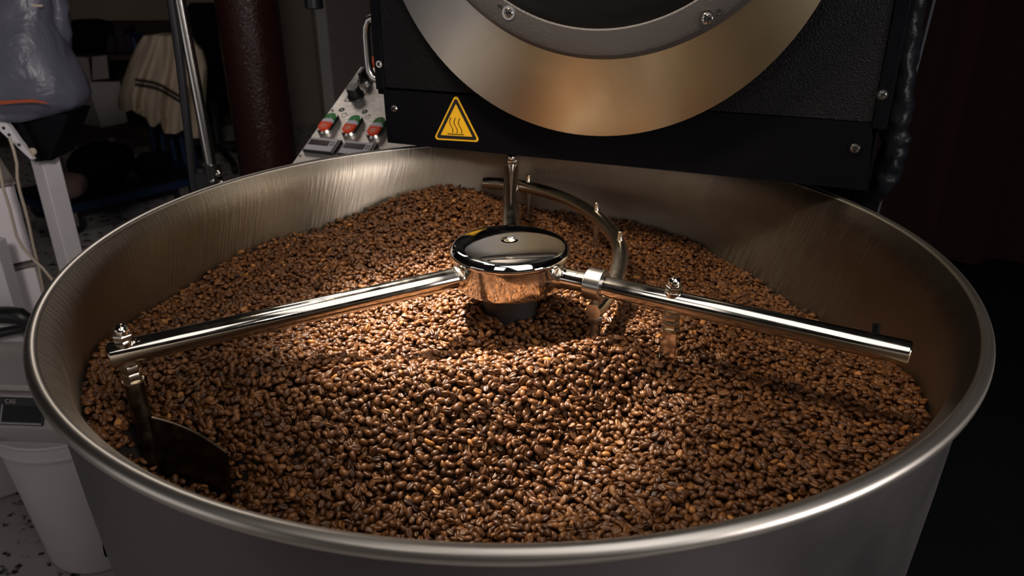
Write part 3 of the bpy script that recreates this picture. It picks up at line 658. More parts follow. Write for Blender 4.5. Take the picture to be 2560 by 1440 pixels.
cc0 = MC @ Vector((.12, .12, -.05))
obj('console_post', MB().box((-.05, -.05, FLOOR), (.05, .05, cc0.z), Matrix.Translation((cc0.x, cc0.y, 0)), bev=.004), M['black_smooth'], co, smooth=False)
def stadium(cx, cy, w_, h_, n=12):
    r = w_/2; return [(cx+r*math.cos(math.pi*k/n), cy+h_/2-r+r*math.sin(math.pi*k/n)) for k in range(n+1)]+[(cx-r*math.cos(math.pi*k/n), cy-h_/2+r-r*math.sin(math.pi*k/n)) for k in range(n+1)]
for bx_ in (.0222, .0745, .1268):
    by_ = .0938
    b0 = MB(); ol = stadium(bx_, by_, .030, .056); il = stadium(bx_, by_, .0255, .0515)
    b0.bridge([[(x, y, 0) for x, y in ol], [(x, y, .006) for x, y in ol], [(x, y, .0085) for x, y in il], [(x, y, .0095) for x, y in stadium(bx_, by_, .024, .050)]])
    bo = cobj('double_push_button', b0, M['steel'], sharp=30)
    st_ = stadium(bx_, by_, .0225, .0485); top = [q for q in st_ if q[1] > by_+.0085]; bot = [q for q in st_ if q[1] < by_-.002]
    top = [(bx_+.01125, by_+.0085)]+top+[(bx_-.01125, by_+.0085)]
    # green cap keeps a rounded lower edge where the lamp window bulges into it
    cobj('green_cap', MB().prism(top, .0095, .0122), M['green'], bo, smooth=False)
    lens = [(bx_+.01125, by_-.0015), (bx_+.01125, by_+.0035)]+[(bx_+.01125*math.cos(math.pi*k/10), by_+.0035+.0052*math.sin(math.pi*k/10)) for k in range(1, 10)]+[(bx_-.01125, by_+.0035), (bx_-.01125, by_-.0015)]
    cobj('lamp_window', MB().prism(lens, .0095, .0128), M['milky'], bo, smooth=False)
    botp = [(bx_+.01125, by_-.002)]+[(bx_+.01125, by_-.013)]+[(bx_+.01125*math.cos(math.pi*k/12), by_-.013-.01125*math.sin(math.pi*k/12)) for k in range(1, 12)]+[(bx_-.01125, by_-.013), (bx_-.01125, by_-.002)]
    cobj('red_cap', MB().prism(botp[::-1], .0095, .0135), M['red'], bo, smooth=False)
    cobj('off_mark', MB().lathe([(.0032, .0136), (.0040, .0137), (.0048, .0136)], 20, Matrix.Translation((bx_, by_-.013, 0))), mat('pale_red_print', (.85, .25, .12), .4), bo)
    cobj('on_mark', MB().prism([(bx_-.0005, by_+.011), (bx_+.0005, by_+.011), (bx_+.0005, by_+.019), (bx_-.0005, by_+.019)], .0122, .0124), mat('pale_green_print', (.1, .35, .12), .4), bo, smooth=False)
for bx_ in (.0060, .0800):
    by_ = .0195
    mod = cobj('display_module', MB().box((bx_, by_, 0), (bx_+.067, by_+.0358, .0065), bev=.001), M['plastic_black'], smooth=False)
    cobj('bezel', MB().box((bx_+.003, by_+.002, .0065), (bx_+.060, by_+.0340, .0078)), M['plastic_grey'], mod, smooth=False)
    cobj('display', MB().box((bx_+.005, by_+.0145, .0078), (bx_+.047, by_+.0285, .0082)), M['display'], mod, smooth=False)
    for k in range(5): cobj('key', MB().lathe([(0, .0086), (.0026, .0086), (.0031, .0078)][::-1], 12, Matrix.Translation((bx_+.0085+k*.0108, by_+.0072, 0))), M['scale_body'], mod)
    for k in range(4): cobj('indicator', MB().box((bx_+.0500+(k % 2)*.0048, by_+.017+(k//2)*.0062, .0078), (bx_+.0526+(k % 2)*.0048, by_+.0205+(k//2)*.0062, .0082)), M['print'], mod, smooth=False)
for (x0, y0, x1, y1) in ((.0165, .1662, .0505, .1676), (.0165, .2356, .0505, .2370), (.0160, .1662, .0174, .2370), (.0498, .1662, .0512, .2370)):
    cobj('printed_frame_line', MB().box((x0, y0, 0), (x1, y1, .0003)), M['print'], plate, smooth=False)
kb = MB(); n_ = 36
kb.lathe([(.0165, 0), (.0165, .003), (.0135, .004), (.0130, .020), (.0115, .0215), (0, .0215)], n_, Matrix.Translation((.0330, .1850, 0)))
kbo = cobj('rotary_knob', kb, M['plastic_black'], label='black rotary knob')
cobj('knob_pointer', MB().box((.0322, .1865, .0215), (.0338, .1970, .0222)), M['plastic_grey'], kbo, smooth=False)
sw = cobj('selector_switch', MB().lathe([(.0150, 0), (.0150, .005), (.0125, .0075), (.0105, .008), (0, .008)], 32, Matrix.Translation((.0320, .2300, 0))), M['steel'])
cobj('lever', MB().lathe([(.0105, .008), (.0100, .014), (.0, .014)], 24, Matrix.Translation((.0320, .2300, 0))).box((.0285, .219, .012), (.0355, .241, .026), bev=.001), M['plastic_black'], sw)
for sx_, sy_ in ((.0050, .0105), (.0050, .1375), (.0060, .2637)):
    cobj('panel_screw', MB().lathe([(.0028, 0), (.0026, .0012), (.0012, .0016), (.0010, .0008), (0, .0008)], 16, Matrix.Translation((sx_, sy_, 0))), M['steel'])
for k, (ix, iy, kind) in enumerate(((.0235, .1420, 'gear'), (.0365, .1278, 'ring'), (.0745, .1420, 'gear'), (.0875, .1285, 'ring'), (.126, .1420, 'gear'))):
    mbi = MB()
    if kind == 'gear':
        for q in range(8):
            a_ = q*math.pi/4; mbi.box((.0042, -.0012, 0), (.0064, .0012, .0003), Matrix.Translation((ix, iy, 0)) @ Matrix.Rotation(a_, 4, 'Z'))
        mbi.lathe([(.0018, 0), (.0018, .0003), (.0046, .0003), (.0046, 0)], 20, Matrix.Translation((ix, iy, 0)), closed=True)
    else:
        mbi.lathe([(.0050, 0), (.0050, .0003), (.0058, .0003), (.0058, 0)], 24, Matrix.Translation((ix, iy, 0)), closed=True)
        mbi.box((-.001, .0042, 0), (.002, .0066, .0003), Matrix.Translation((ix, iy, 0)))
    cobj('printed_symbol', mbi, M['print'], plate, smooth=False)
e0 = MC @ Vector((.010, .300, -.03))
obj('stop_knob', MB().lathe([(.012, -.03), (.012, .006), (.020, .010), (.020, .020), (.014, .026), (0, .027)], 28, TM(e0, z=(0, -.3, 1))), M['orange'], co, label='orange mushroom knob at the top of the console')

fm = MB().box((.40, FLOOR, -2.9), (2.6, FLOOR+.012, 1.0), bev=.003); fm.v = [tuple(MF @ Vector(q)) for q in fm.v]  # made-up sheet, added to keep this stretch of floor dark
tag(obj('added_dark_mat', fm, M['rubber'], smooth=False), 'added black mat keeping the floor right of the tray dark', 'mat')
# ------------------------------------------------------------------ right of the roaster
du = thing('flexible_duct', FP(.40, FLOOR, -.25), 'crumpled black foil duct hanging at the right side of the roaster', 'duct')
pts = [FP(.372, .90, -.17), FP(.374, .60, -.17), FP(.376, .35, -.17), FP(.378, .23, -.17), FP(.382, .15, -.17), FP(.388, .08, -.17), FP(.391, .03, -.17), FP(.386, -.01, -.17), FP(.368, -.040, -.19), FP(.33, -.055, -.22), FP(.27, -.06, -.26)]
pr = []
for i in range(len(pts)-1):
    for k in range(8): pr.append(pts[i].lerp(pts[i+1], k/8))
pr.append(pts[-1])
mbd = MB().tube(pr, [.0185+.0008*math.sin(i*1.9) for i in range(len(pr))], 28)
from mathutils import noise as mnoise
def crumple(q):
    v_ = Vector(q); n_ = mnoise.noise_vector(Vector((v_.x*38, v_.y*38, v_.z*62)))*.0052+mnoise.noise_vector(v_*120)*.0016
    return tuple(v_+n_)
mbd.v = [crumple(q) for q in mbd.v]
obj('sleeve', mbd, M['leather'], du, sharp=70)
k0 = at(2350, -60, .30); k1 = at(2268, 262, .30); k2 = at(2190, 545, .30)
cd = MB().tube([k0+(k0-k1)*1.6, k0, k1, k2, k2+Vector((-.015, .0, -.25)), Vector((k2.x-.02, .32, FLOOR+.01)), Vector((k2.x+.2, .6, FLOOR+.016))], .0023, 8)
tag(obj('hanging_cord', cd, M['cord_dark']), 'thin dark grey cord hanging down at the right of the roaster', 'cord')
cu = MB(); lp_ = []
for k in range(40):
    x = 1.30+k*.045; lp_.append((x, 2.2+.035*math.sin(k*1.3)))
cu.add([(x, y, FLOOR+.03) for x, y in lp_]+[(x, y, 2.2) for x, y in lp_]+[(x, y+.012, FLOOR+.03) for x, y in lp_]+[(x, y+.012, 2.2) for x, y in lp_],
       [(k, k+1, 41+k, 40+k) for k in range(39)]+[(80+k+1, 80+k, 120+k, 121+k) for k in range(39)]+[(40+k, 41+k, 121+k, 120+k) for k in range(39)]+[(k+1, k, 80+k, 81+k) for k in range(39)]+[(0, 40, 120, 80), (39, 119, 159, 79)])
tag(obj('dark_red_curtain', cu, M['dark_red']), 'very dark red curtain in the shadows right of the roaster', 'curtain')

# ------------------------------------------------------------------ things at the left
YB = .90
# white post with black cradle and folded arm
sd = thing('bag_stand', at(165, 660, YB) and Vector((-1.04, YB, FLOOR)), 'white square post with a black tapered cradle under the plastic bag', 'stand')
c0 = at(104, 400, YB); T0 = Matrix.Translation((c0.x-.004, YB+.02, 0)) @ Matrix.Rotation(R(-28), 4, 'Z')
obj('post', MB().box((-.021, -.021, FLOOR+.012), (.021, .021, c0.z), T0, bev=.002), M['white_paint'], sd, smooth=False)
obj('foot', MB().box((-.06, -.06, FLOOR), (.06, .06, FLOOR+.012), T0, bev=.003), M['white_paint'], sd, smooth=False)
def quad(px_, Y, dep): return [at(x, y, Y) for x, y in px_], dep
def slab(poly, Y, dep):
    f0 = [at(x, y, Y) for x, y in poly]; b0 = [q+Vector((0, dep, 0)) for q in f0]
    return MB().bridge([[tuple(q) for q in f0][::-1], [tuple(q) for q in b0][::-1]])
obj('cradle', slab([(28, 286), (170, 286), (152, 335), (130, 393), (128, 402), (88, 402), (70, 372), (45, 320)], YB-.03, .10), M['black_smooth'], sd, smooth=False)
obj('cradle_rib', slab([(28, 284), (44, 284), (92, 372), (104, 404), (88, 404)], YB-.042, .012), M['black_smooth'], sd, smooth=False)
arm_ = obj('folded_arm', slab([(-60, 238), (14, 304), (48, 352), (86, 398), (76, 398), (0, 327), (-60, 272)], YB-.05, .012), M['white_paint'], sd, smooth=False)
for hx, hy in ((9, 320), (23, 337), (48, 362)): obj('hole_plug', MB().lathe([(0, 0), (.0035, 0), (.0035, .0008), (0, .0008)], 14, TM(at(hx, hy, YB-.0505), z=(0, -1, 0))), M['label_black'], arm_)
obj('bracket_bolt', MB().lathe([(.008, 0), (.008, .004), (.004, .006), (0, .006)], 18, TM(at(83, 378, YB-.043), z=(0, -1, 0))), M['cable'], sd)
# plastic bag
rows = [(-40, -150, 110), (0, -150, 116), (15, -150, 118), (32, -150, 120), (50, -150, 120), (80, -152, 131), (120, -154, 152), (160, -156, 176), (195, -158, 193), (225, -158, 206), (250, -156, 209), (268, -150, 196), (280, -140, 172), (288, -120, 140)]
loops = []
for (yy, xl, xr) in rows:
    L_ = at(xl, yy, YB); R_ = at(xr, yy, YB); cx_ = (L_.x+R_.x)/2; hw_ = (R_.x-L_.x)/2; dp = .035+.06*max(0, min(1, (yy+30)/200))
    if yy > 260: dp *= .8
    lp2 = []
    for k in range(56):
        a_ = 2*math.pi*k/56; c, s = math.cos(a_), math.sin(a_)
        wob = 1+.018*math.sin(9*a_+yy*.04)+.012*math.sin(17*a_-yy*.07)
        lp2.append((cx_+hw_*math.copysign(abs(c)**.75, c)*(wob if abs(c) < .95 else 1), YB+.01+dp*math.copysign(abs(s)**.85, s)*wob, L_.z*(1-(c+1)/2)+R_.z*(c+1)/2+.003*math.sin(5*a_+yy*.1)))
    loops.append(lp2)
bag = thing('plastic_bag', at(60, 288, YB), 'full translucent plastic bag with crumpled corners on the white stand', 'bag')
obj('bag_body', MB().bridge(loops[::-1]), M['film'], bag, sharp=180)
loops = []
for (yy, xl, xr) in [(-60, 112, 140), (-30, 112, 152), (0, 113, 163), (20, 114, 170), (45, 118, 174), (80, 126, 175), (110, 136, 174), (140, 150, 170)]:
    L_ = at(xl, yy, YB+.05); R_ = at(xr, yy, YB+.05); cx_ = (L_.x+R_.x)/2; hw_ = (R_.x-L_.x)/2
    loops.append([(cx_+hw_*math.cos(a_)*(1+.06*math.sin(3*a_+yy*.09)), YB+.05+.022*math.sin(a_)+.006*math.sin(4*a_+yy*.1), L_.z+.004*math.sin(2*a_+yy)) for a_ in [2*math.pi*k/28 for k in range(28)]])
obj('side_gusset', MB().bridge(loops[::-1]), M['film'], bag, sharp=180)
lf = MB(); q = [at(x, y, YB-.100) for x, y in ((0, 252), (50, 250), (80, 248), (100, 252), (120, 257), (118, 259), (85, 256), (50, 257), (0, 262))]
lf.bridge([[tuple(v_) for v_ in q], [tuple(v_+Vector((0, .002, 0))) for v_ in q]]); obj('orange_print', lf, mat('faded_orange_print', (.32, .055, .015), .5), bag, smooth=False, label='orange streak printed low on the bag')
ld = MB().tube([at(48, -30, YB-.02), at(62, 2, YB-.02), at(76, 12, YB-.02), at(92, 15, YB-.02), at(106, 14, YB-.02)], .0028, 10)
tag(obj('cable_tip', ld, M['cable']), 'short cream cable end lying over the top of the plastic bag', 'cable')
# cream cables in front of the dark gap
for nm_, lab, path in (('cream_cable', 'cream cable dropping from the bag stand past the white post', [(24, 345), (34, 375), (42, 408), (43, 445), (50, 480), (62, 520), (72, 560), (82, 610), (96, 665), (106, 715), (112, 760), (118, 820)]),
                       ('cream_cable', 'cream cable crossing the white cabinet front to the tray rim', [(-12, 380), (0, 430), (8, 470), (24, 520), (34, 560), (42, 592), (58, 620), (80, 645), (105, 668), (130, 698), (150, 730), (170, 790)])):
    tag(obj(nm_, MB().tube([at(x, y, YB-.10 if 'dropping' in lab else YB-.13) for x, y in path], .0030, 10), M['cable']), lab, 'cable')
# white cabinet: two stacked units
for nm_, lab, zt, zb, cap_ in (('white_cabinet', 'upper pale grey storage box standing behind the cream cables', 455, 654, True), ('white_cabinet', 'lower pale grey storage box under the upper one at the left edge', 658, 1000, False)):
    p1 = at(28 if cap_ else 72, zt, YB-.02); z0 = at(60, zb, YB-.02).z if cap_ else FLOOR; z1 = p1.z
    xr = at(40, 500, YB-.02).x+.006
    TC = Matrix.Translation((xr, YB-.02, 0)) @ Matrix.Rotation(R(37), 4, 'Z')
    cb_ = thing(nm_, TC @ Vector((-.2, .1, z0)), lab, 'storage box', 'pale storage boxes at the left edge')
    obj('carcass', MB().box((-.46, .018, z0), (0, .30, z1-.004), TC, bev=.004), M['white_plastic'], cb_, smooth=False)
    obj('door', MB().box((-.455, 0, z0+.004), (-.004, .0178, z1-.010), TC, bev=.003), M['white_plastic'], cb_, smooth=False)
    obj('top', MB().box((-.465, -.004, z1-.0038), (.003, .302, z1), TC, bev=.001), M['white_card'], cb_, smooth=False)
# white upright in front of the cabinet at the frame's left edge
wp = MB().box((-.028, -.02, FLOOR), (.022, .02, at(0, 600, YB-.16).z), Matrix.Translation((at(4, 700, YB-.16).x, YB-.16, 0)), bev=.003)
tag(obj('white_upright', wp, M['white_paint'], smooth=False), 'white square upright at the left edge before the storage boxes', 'upright')
# bucket, scale on it
BX, BY = -.93, .62; bk = thing('bucket', (BX, BY, FLOOR), 'white plastic bucket with a ribbed rim standing on the flecked floor', 'bucket')
zr = -.592
pb = [(0, FLOOR+.001), (.105, FLOOR+.001), (.117, FLOOR+.006), (.1205, FLOOR+.018), (.149, zr-.035), (.149, zr-.034), (.151, zr-.030)]
obj('shell', MB().lathe(pb+[(.146, zr-.030), (.0, zr-.03)], 96, Matrix.Translation((BX, BY, 0))), M['white_plastic'], bk, origin=(BX, BY, FLOOR), sharp=40)
obj('rim_band', MB().lathe([(.150, zr-.034), (.156, zr-.034), (.1575, zr-.031), (.1575, zr-.027), (.1555, zr-.025), (.1555, zr-.004), (.1575, zr-.002), (.1580, zr+.001), (.1565, zr+.004), (.1530, zr+.004), (.1510, zr+.001), (.150, zr-.006)], 96, Matrix.Translation((BX, BY, 0)), closed=True), M['white_plastic'], bk, sharp=35)
obj('lid', MB().lathe([(0, zr-.0055), (.1515, zr-.0055), (.1515, zr-.012), (0, zr-.012)][::-1], 96, Matrix.Translation((BX, BY, 0))), M['white_plastic'], bk)
zs = zr-.0050; SX, SY = -1.035, .505
MS = Matrix.Translation((SX, SY, zs)) @ Matrix.Rotation(R(-4), 4, 'Z')
sl = thing('weighing_scale', (SX, SY+.12, zs), 'grey digital weighing scale with a dark display on the bucket lid', 'scale')
def sobj(name, mb, mt, parent=None, **k):
    mb.v = [tuple(MS @ Vector(q)) for q in mb.v]; return obj(name, mb, mt, parent if parent is not None else sl, **k)
fr = [(-.21, 0), (-.21, .022), (-.175, .066)]
sobj('base', MB().add([(x, y, z) for x in (-.17, .165) for y, z in ((.0, .0), (-.004, .034), (.030, .088), (.24, .088), (.245, .0))],
    [(4, 3, 2, 1, 0), (5, 6, 7, 8, 9)]+[(k, (k+1) % 5, 5+(k+1) % 5, 5+k) for k in range(5)]), M['scale_body'], smooth=False)
sobj('tray_plate', MB().box((-.165, .032, .094), (.160, .242, .108), bev=.004).box((-.12, .06, .0875), (.12, .22, .095)), M['scale_body'], smooth=False)
# display on the sloping front
v0 = Vector((0, -.004, .034)); v1 = Vector((0, .030, .088)); sd_ = (v1-v0).normalized(); nd_ = Vector((1, 0, 0)).cross(sd_).normalized()
MD = Matrix(((1, sd_.x, nd_.x, v0.x), (0, sd_.y, nd_.y, v0.y), (0, sd_.z, nd_.z, v0.z), (0, 0, 0, 1)))
def dobj(name, mb, mt, parent=None, **k):
    mb.v = [tuple(MD @ Vector(q)) for q in mb.v]; return sobj(name, mb, mt, parent, **k)
dx = .033
dp_ = dobj('display_panel', MB().box((dx-.016, .006, 0), (dx+.086, .060, .003), bev=.001), M['plastic_black'], smooth=False)
dobj('screen', MB().box((dx+.002, .013, .003), (dx+.080, .044, .0036)), M['glass_black'], dp_, smooth=False)
dobj('screen_edge', MB().box((dx-.003, .010, .003), (dx-.0005, .045, .0035)), M['plastic_grey'], dp_, smooth=False)
dobj('screen_edge', MB().box((dx-.003, .008, .003), (dx+.082, .0108, .0035)), M['plastic_grey'], dp_, smooth=False)
tx = bpy.data.curves.new('maker_lettering', 'FONT'); tx.body = 'CAS'; tx.size = .0120; tx.extrude = .0002; tx.materials.append(M['scale_body'])
to = bpy.data.objects.new('lettering_curve', tx); COL.objects.link(to); bpy.context.view_layer.update()
lm = bpy.data.meshes.new_from_object(to.evaluated_get(bpy.context.evaluated_depsgraph_get())); bpy.data.objects.remove(to)
mbt = MB().add([tuple(v_.co) for v_ in lm.vertices], [tuple(p_.vertices) for p_ in lm.polygons], Matrix.Translation((dx+.003, .0478, .0032)))
dobj('lettering', mbt, M['scale_body'], dp_, smooth=False)
# black looped handle lying before the storage boxes
bh = MB(); hpts = [at(x, y, YB-.22) for x, y in ((-60, 790), (-20, 787), (20, 787), (50, 790), (66, 800), (70, 812), (55, 822), (30, 826), (0, 832), (-40, 842))]
bh.tube(hpts, [.016, .017, .018, .018, .016, .013, .010, .010, .011, .011], 16)
zt_ = hpts[2].z
tag(obj('black_strap_handle', bh, M['plastic_black']), 'black looped carry handle above the weighing scale at the left edge', 'handle')
# steel pole of the lamp stand with a black hose beside it
YS = .80
ls = thing('pole_stand', (at(530, 430, YS).x, YS, FLOOR), 'thin steel pole rising from a black clamp behind the tray', 'stand')
q0 = at(449, 0, YS); q1 = at(530, 424, YS); dr = (q1-q0)
obj('pole', MB().tube([q0-dr*.9, q0, q1], .0112, 24), M['steel'], ls)
ck = MB().tube([q1+dr.normalized()*-.012, q1+dr.normalized()*.05], .018, 20).box((-.045, -.016, -.045), (.012, .016, .004), Matrix.Translation(q1+Vector((0, .0, -.006))), bev=.004)
cko = obj('clamp', ck, M['plastic_black'], ls)
for kx, ky, r in ((546, 434, .0065), (532, 452, .0055), (553, 455, .005)):
    obj('knob', MB().lathe([(0, -.016), (r, -.016), (r, 0), (r*.6, r*.6), (0, r*.8)], 18, TM(at(kx, ky, YS-.028), z=(.2, -.9, .3))), M['chrome'] if kx != 532 else M['steel'], cko)
obj('lower_tube', MB().tube([q1+dr.normalized()*.04, Vector((q1.x+.03, YS, FLOOR+.02)), Vector((q1.x+.03, YS, FLOOR))], .014, 18), M['plastic_black'], ls)
hs = [at(x, y, YS-.01) for x, y in ((424, -60), (428, 0), (440, 80), (452, 170), (461, 250), (470, 330), (479, 410), (486, 460), (493, 500))]
tag(obj('black_hose', MB().tube([hs[0]+(hs[0]-hs[2])*2]+hs+[Vector((hs[-1].x+.03, YS, FLOOR+.3)), Vector((hs[-1].x+.02, YS+.02, FLOOR+.012))], .0085, 16), M['rubber']), 'black rubber hose running beside the thin steel pole', 'hose')
# black grip hanging at the top
gp = at(786, 22, .9); tag(obj('black_grip', MB().lathe([(0, 0), (.016, 0), (.019, .003), (.0185, .02), (.0165, .09), (.0, .092)], 28, Matrix.Translation(gp)).tube([gp+Vector((0, 0, .09)), gp+Vector((0, 0, .7))], .006, 10), M['rubber']), 'black handle grip hanging in at the top edge beside the column', 'grip')

# ------------------------------------------------------------------ far left: platform trolley and what stands round it
YT = 3.05
tr = thing('platform_trolley', (-1.9, YT, FLOOR), 'blue platform trolley with an upright bar handle and swivel casters', 'trolley')
dl, drr = at(150, 524, 2.62), at(470, 448, 3.28); bl_ = at(330, 412, 3.28); zd = (dl.z+drr.z)/2
A_ = Vector((-2.03, 2.57, 0)); B_ = Vector((-1.61, 3.05, 0)); zd = -.80
ax = (B_-A_).normalized(); ay = Vector((-ax.y, ax.x, 0)); LN = (B_-A_).length
MTt = Matrix(((ax.x, ay.x, 0, A_.x), (ax.y, ay.y, 0, A_.y), (0, 0, 1, zd), (0, 0, 0, 1)))
def tobj(name, mb, mt, parent=None, **k):
    mb.v = [tuple(MTt @ Vector(q)) for q in mb.v]; return obj(name, mb, mt, parent if parent is not None else tr, **k)
WD = .49
dk = tobj('deck', MB().box((-.04, 0, -.035), (LN+.06, WD, 0), bev=.004), M['blue'], smooth=False)
tobj('deck_mat', MB().box((-.02, .02, 0), (LN+.04, WD-.02, .006)), M['rubber'], smooth=False)
HH = at(400, 98, 3.2).z-zd
for k in range(5):
    yb = .03+k*(WD-.06)/4; tobj('bar', MB().tube([(LN+.045, yb, -.01), (LN+.045, yb, HH)], .0135, 12), M['blue'])
tobj('top_rail', MB().tube([(LN+.045, .03, HH), (LN+.045, WD-.03, HH)], .0145, 12), M['blue'])
tobj('bottom_rail', MB().box((LN+.03, .0, .012), (LN+.065, WD, .045), bev=.004), M['blue'], smooth=False)
zg = FLOOR-zd
for cx_, cy_ in ((.05, .06), (LN-.04, .06), (.05, WD-.06), (LN-.04, WD-.06)):
    cs = tobj('caster', MB().box((cx_-.035, cy_-.03, -.042), (cx_+.035, cy_+.03, -.036)).box((cx_-.02, cy_-.022, zg+.04), (cx_+.028, cy_-.018, -.04)).box((cx_-.02, cy_+.018, zg+.04), (cx_+.028, cy_+.022, -.04)), M['steel'], smooth=False)
    tobj('wheel', MB().lathe([(.0, -.014), (.046, -.014), (.05, -.009), (.05, .009), (.046, .014), (0, .014)], 24, TM((cx_+.01, cy_, zg+.050), z=(0, 1, 0))), M['rubber'], cs)
# black bags on the deck
def blob(name, c, rx, ry, rz, mt_, lab, cat, seed=0, parent=None, pw_=.8):
    r_ = np.random.default_rng(seed); ph = r_.uniform(0, 6, 6); m_ = MB(); lo = []
    for i in range(1, 12):
        th = math.pi*i/12; ring = []
        for k in range(28):
            a_ = 2*math.pi*k/28; w_ = 1+.06*math.sin(3*a_+ph[0]+th*2)+.05*math.sin(5*a_+ph[1]-th*3)+.03*math.sin(9*a_+ph[2])
            s_ = math.sin(th)**pw_; ring.append((c[0]+rx*s_*math.cos(a_)*w_, c[1]+ry*s_*math.sin(a_)*w_, c[2]-rz*math.copysign(abs(math.cos(th))**pw_, math.cos(th))))
        lo.append(ring)
    o = obj(name, m_.bridge(lo), mt_, parent, sharp=60)
    return tag(o, lab, cat) if parent is None else o
q = MTt @ Vector((.32, .27, .10)); blob('black_bag', q, .14, .19, .093, M['dark_cloth'], 'black bag lying on the deck of the blue trolley', 'bag', 1)
q = MTt @ Vector((.08, .12, .065)); blob('printed_sack', q, .10, .10, .058, M['sack'], 'pinkish printed sack on the near end of the trolley deck', 'sack', 2)
q = MTt @ Vector((.56, .24, .056)); blob('folded_cloth', q, .085, .14, .049, M['dark_cloth'], 'dark folded cloth on the trolley deck against the bars', 'cloth', 3)
# beige jacket over the handle: front and back sheets meeting over the top rail
jk = thing('beige_jacket', MTt @ Vector((LN+.045, .25, HH)), 'beige jacket with a dark striped band hung over the trolley handle', 'jacket')
YJ = 3.08
top = [(352, 92), (380, 88), (410, 90), (436, 92), (462, 100), (486, 112)]
bot = [(296, 268), (310, 282), (330, 274), (345, 285), (362, 292), (374, 314), (386, 318), (400, 302), (410, 333), (440, 335), (462, 322), (482, 345), (500, 346), (511, 200)]
def jl(t): # left/right outline and bottom as a sheet
    pass
NC, NR = 44, 26; sheetv = []
le = [(0, 360, 88), (.15, 345, 108), (.35, 325, 150), (.6, 305, 205), (.8, 294, 250), (1, 297, 275)]
re_ = [(0, 478, 104), (.15, 500, 125), (.35, 511, 165), (.6, 508, 225), (.8, 504, 290), (1, 500, 346)]
bx_l = [b_[0] for b_ in bot[:13]]; by_l = [b_[1] for b_ in bot[:13]]
for r in range(NR):
    t = r/(NR-1); xl = np.interp(t, [e_[0] for e_ in le], [e_[1] for e_ in le]); yl = np.interp(t, [e_[0] for e_ in le], [e_[2] for e_ in le])
    xr = np.interp(t, [e_[0] for e_ in re_], [e_[1] for e_ in re_]); yr = np.interp(t, [e_[0] for e_ in re_], [e_[2] for e_ in re_])
    for c in range(NC):
        s = c/(NC-1); X = xl+(xr-xl)*s; ytop = np.interp(X, [q_[0] for q_ in top], [q_[1] for q_ in top]); ybot = np.interp(X, bx_l, by_l)
        Yp = ytop+(ybot-ytop)*t if 0 < s < 1 else (yl if s == 0 else yr)
        fold = (.012+.028*t)*math.sin(s*21+.8*math.sin(t*3)+t)+.018*t*math.sin(s*43+2)
        edge = .10*(1-(2*s-1)**2)**.5
        sheetv.append(tuple(at(X, Yp, YJ-.05-edge*min(1, .25+t)+fold)))
nb_ = len(sheetv); back = [(x, y+.035+.10*(1-(2*(i % NC)/(NC-1)-1)**2)**.5, z-.002) for i, (x, y, z) in enumerate(sheetv)]
jf = [(r*NC+c, (r+1)*NC+c, (r+1)*NC+c+1, r*NC+c+1) for r in range(NR-1) for c in range(NC-1)]
jf += [(nb_+a_[3], nb_+a_[2], nb_+a_[1], nb_+a_[0]) for a_ in jf]
edge_ = [c for c in range(NC)]+[r*NC+NC-1 for r in range(1, NR)]+[(NR-1)*NC+c for c in range(NC-2, -1, -1)]+[r*NC for r in range(NR-2, 0, -1)]
jf += [(edge_[i], edge_[(i+1) % len(edge_)], nb_+edge_[(i+1) % len(edge_)], nb_+edge_[i]) for i in range(len(edge_))]
obj('jacket_body', MB().add(sheetv+back, jf), M['jacket'], jk, sharp=75)
sv_ = np.array(sheetv).reshape(NR, NC, 3)
def on_sheet(px_, py_):
    d_ = _fw*FPX+_r2*(px_-1280)+_u2*(720-py_); best = None
    q_ = sv_.reshape(-1, 3); dq = q_-CAM; zz = dq@_fw; ex = 1280+FPX*(dq@_r2)/zz-px_; ey = 720-FPX*(dq@_u2)/zz-py_
    w_ = 1/(ex**2+ey**2+4)**2; Yv = (q_[:, 1]*w_).sum()/w_.sum(); return at(px_, py_, Yv-.012)
for up_, lo_ in ((0, 7), (12, 19)):
    xs_ = np.linspace(337, 456, 26); ctr_y = np.interp(xs_, [337, 365, 385, 405, 425, 445, 456], [196, 200, 204, 212, 224, 236, 240])
    f0 = [on_sheet(x, y+up_) for x, y in zip(xs_, ctr_y)]; f1 = [on_sheet(x, y+lo_) for x, y in zip(xs_, ctr_y)]
    n_ = len(f0); bm_ = MB().add([tuple(q_) for q_ in f0]+[tuple(q_) for q_ in f1]+[tuple(q_+Vector((0, .008, 0))) for q_ in f0]+[tuple(q_+Vector((0, .008, 0))) for q_ in f1],
        [(k, n_+k, n_+k+1, k+1) for k in range(n_-1)]+[(2*n_+k+1, 3*n_+k+1, 3*n_+k, 2*n_+k) for k in range(n_-1)]+[(k, k+1, 2*n_+k+1, 2*n_+k) for k in range(n_-1)]+[(n_+k+1, n_+k, 3*n_+k, 3*n_+k+1) for k in range(n_-1)])
    obj('band', bm_, M['jacket_band'], jk, smooth=False)
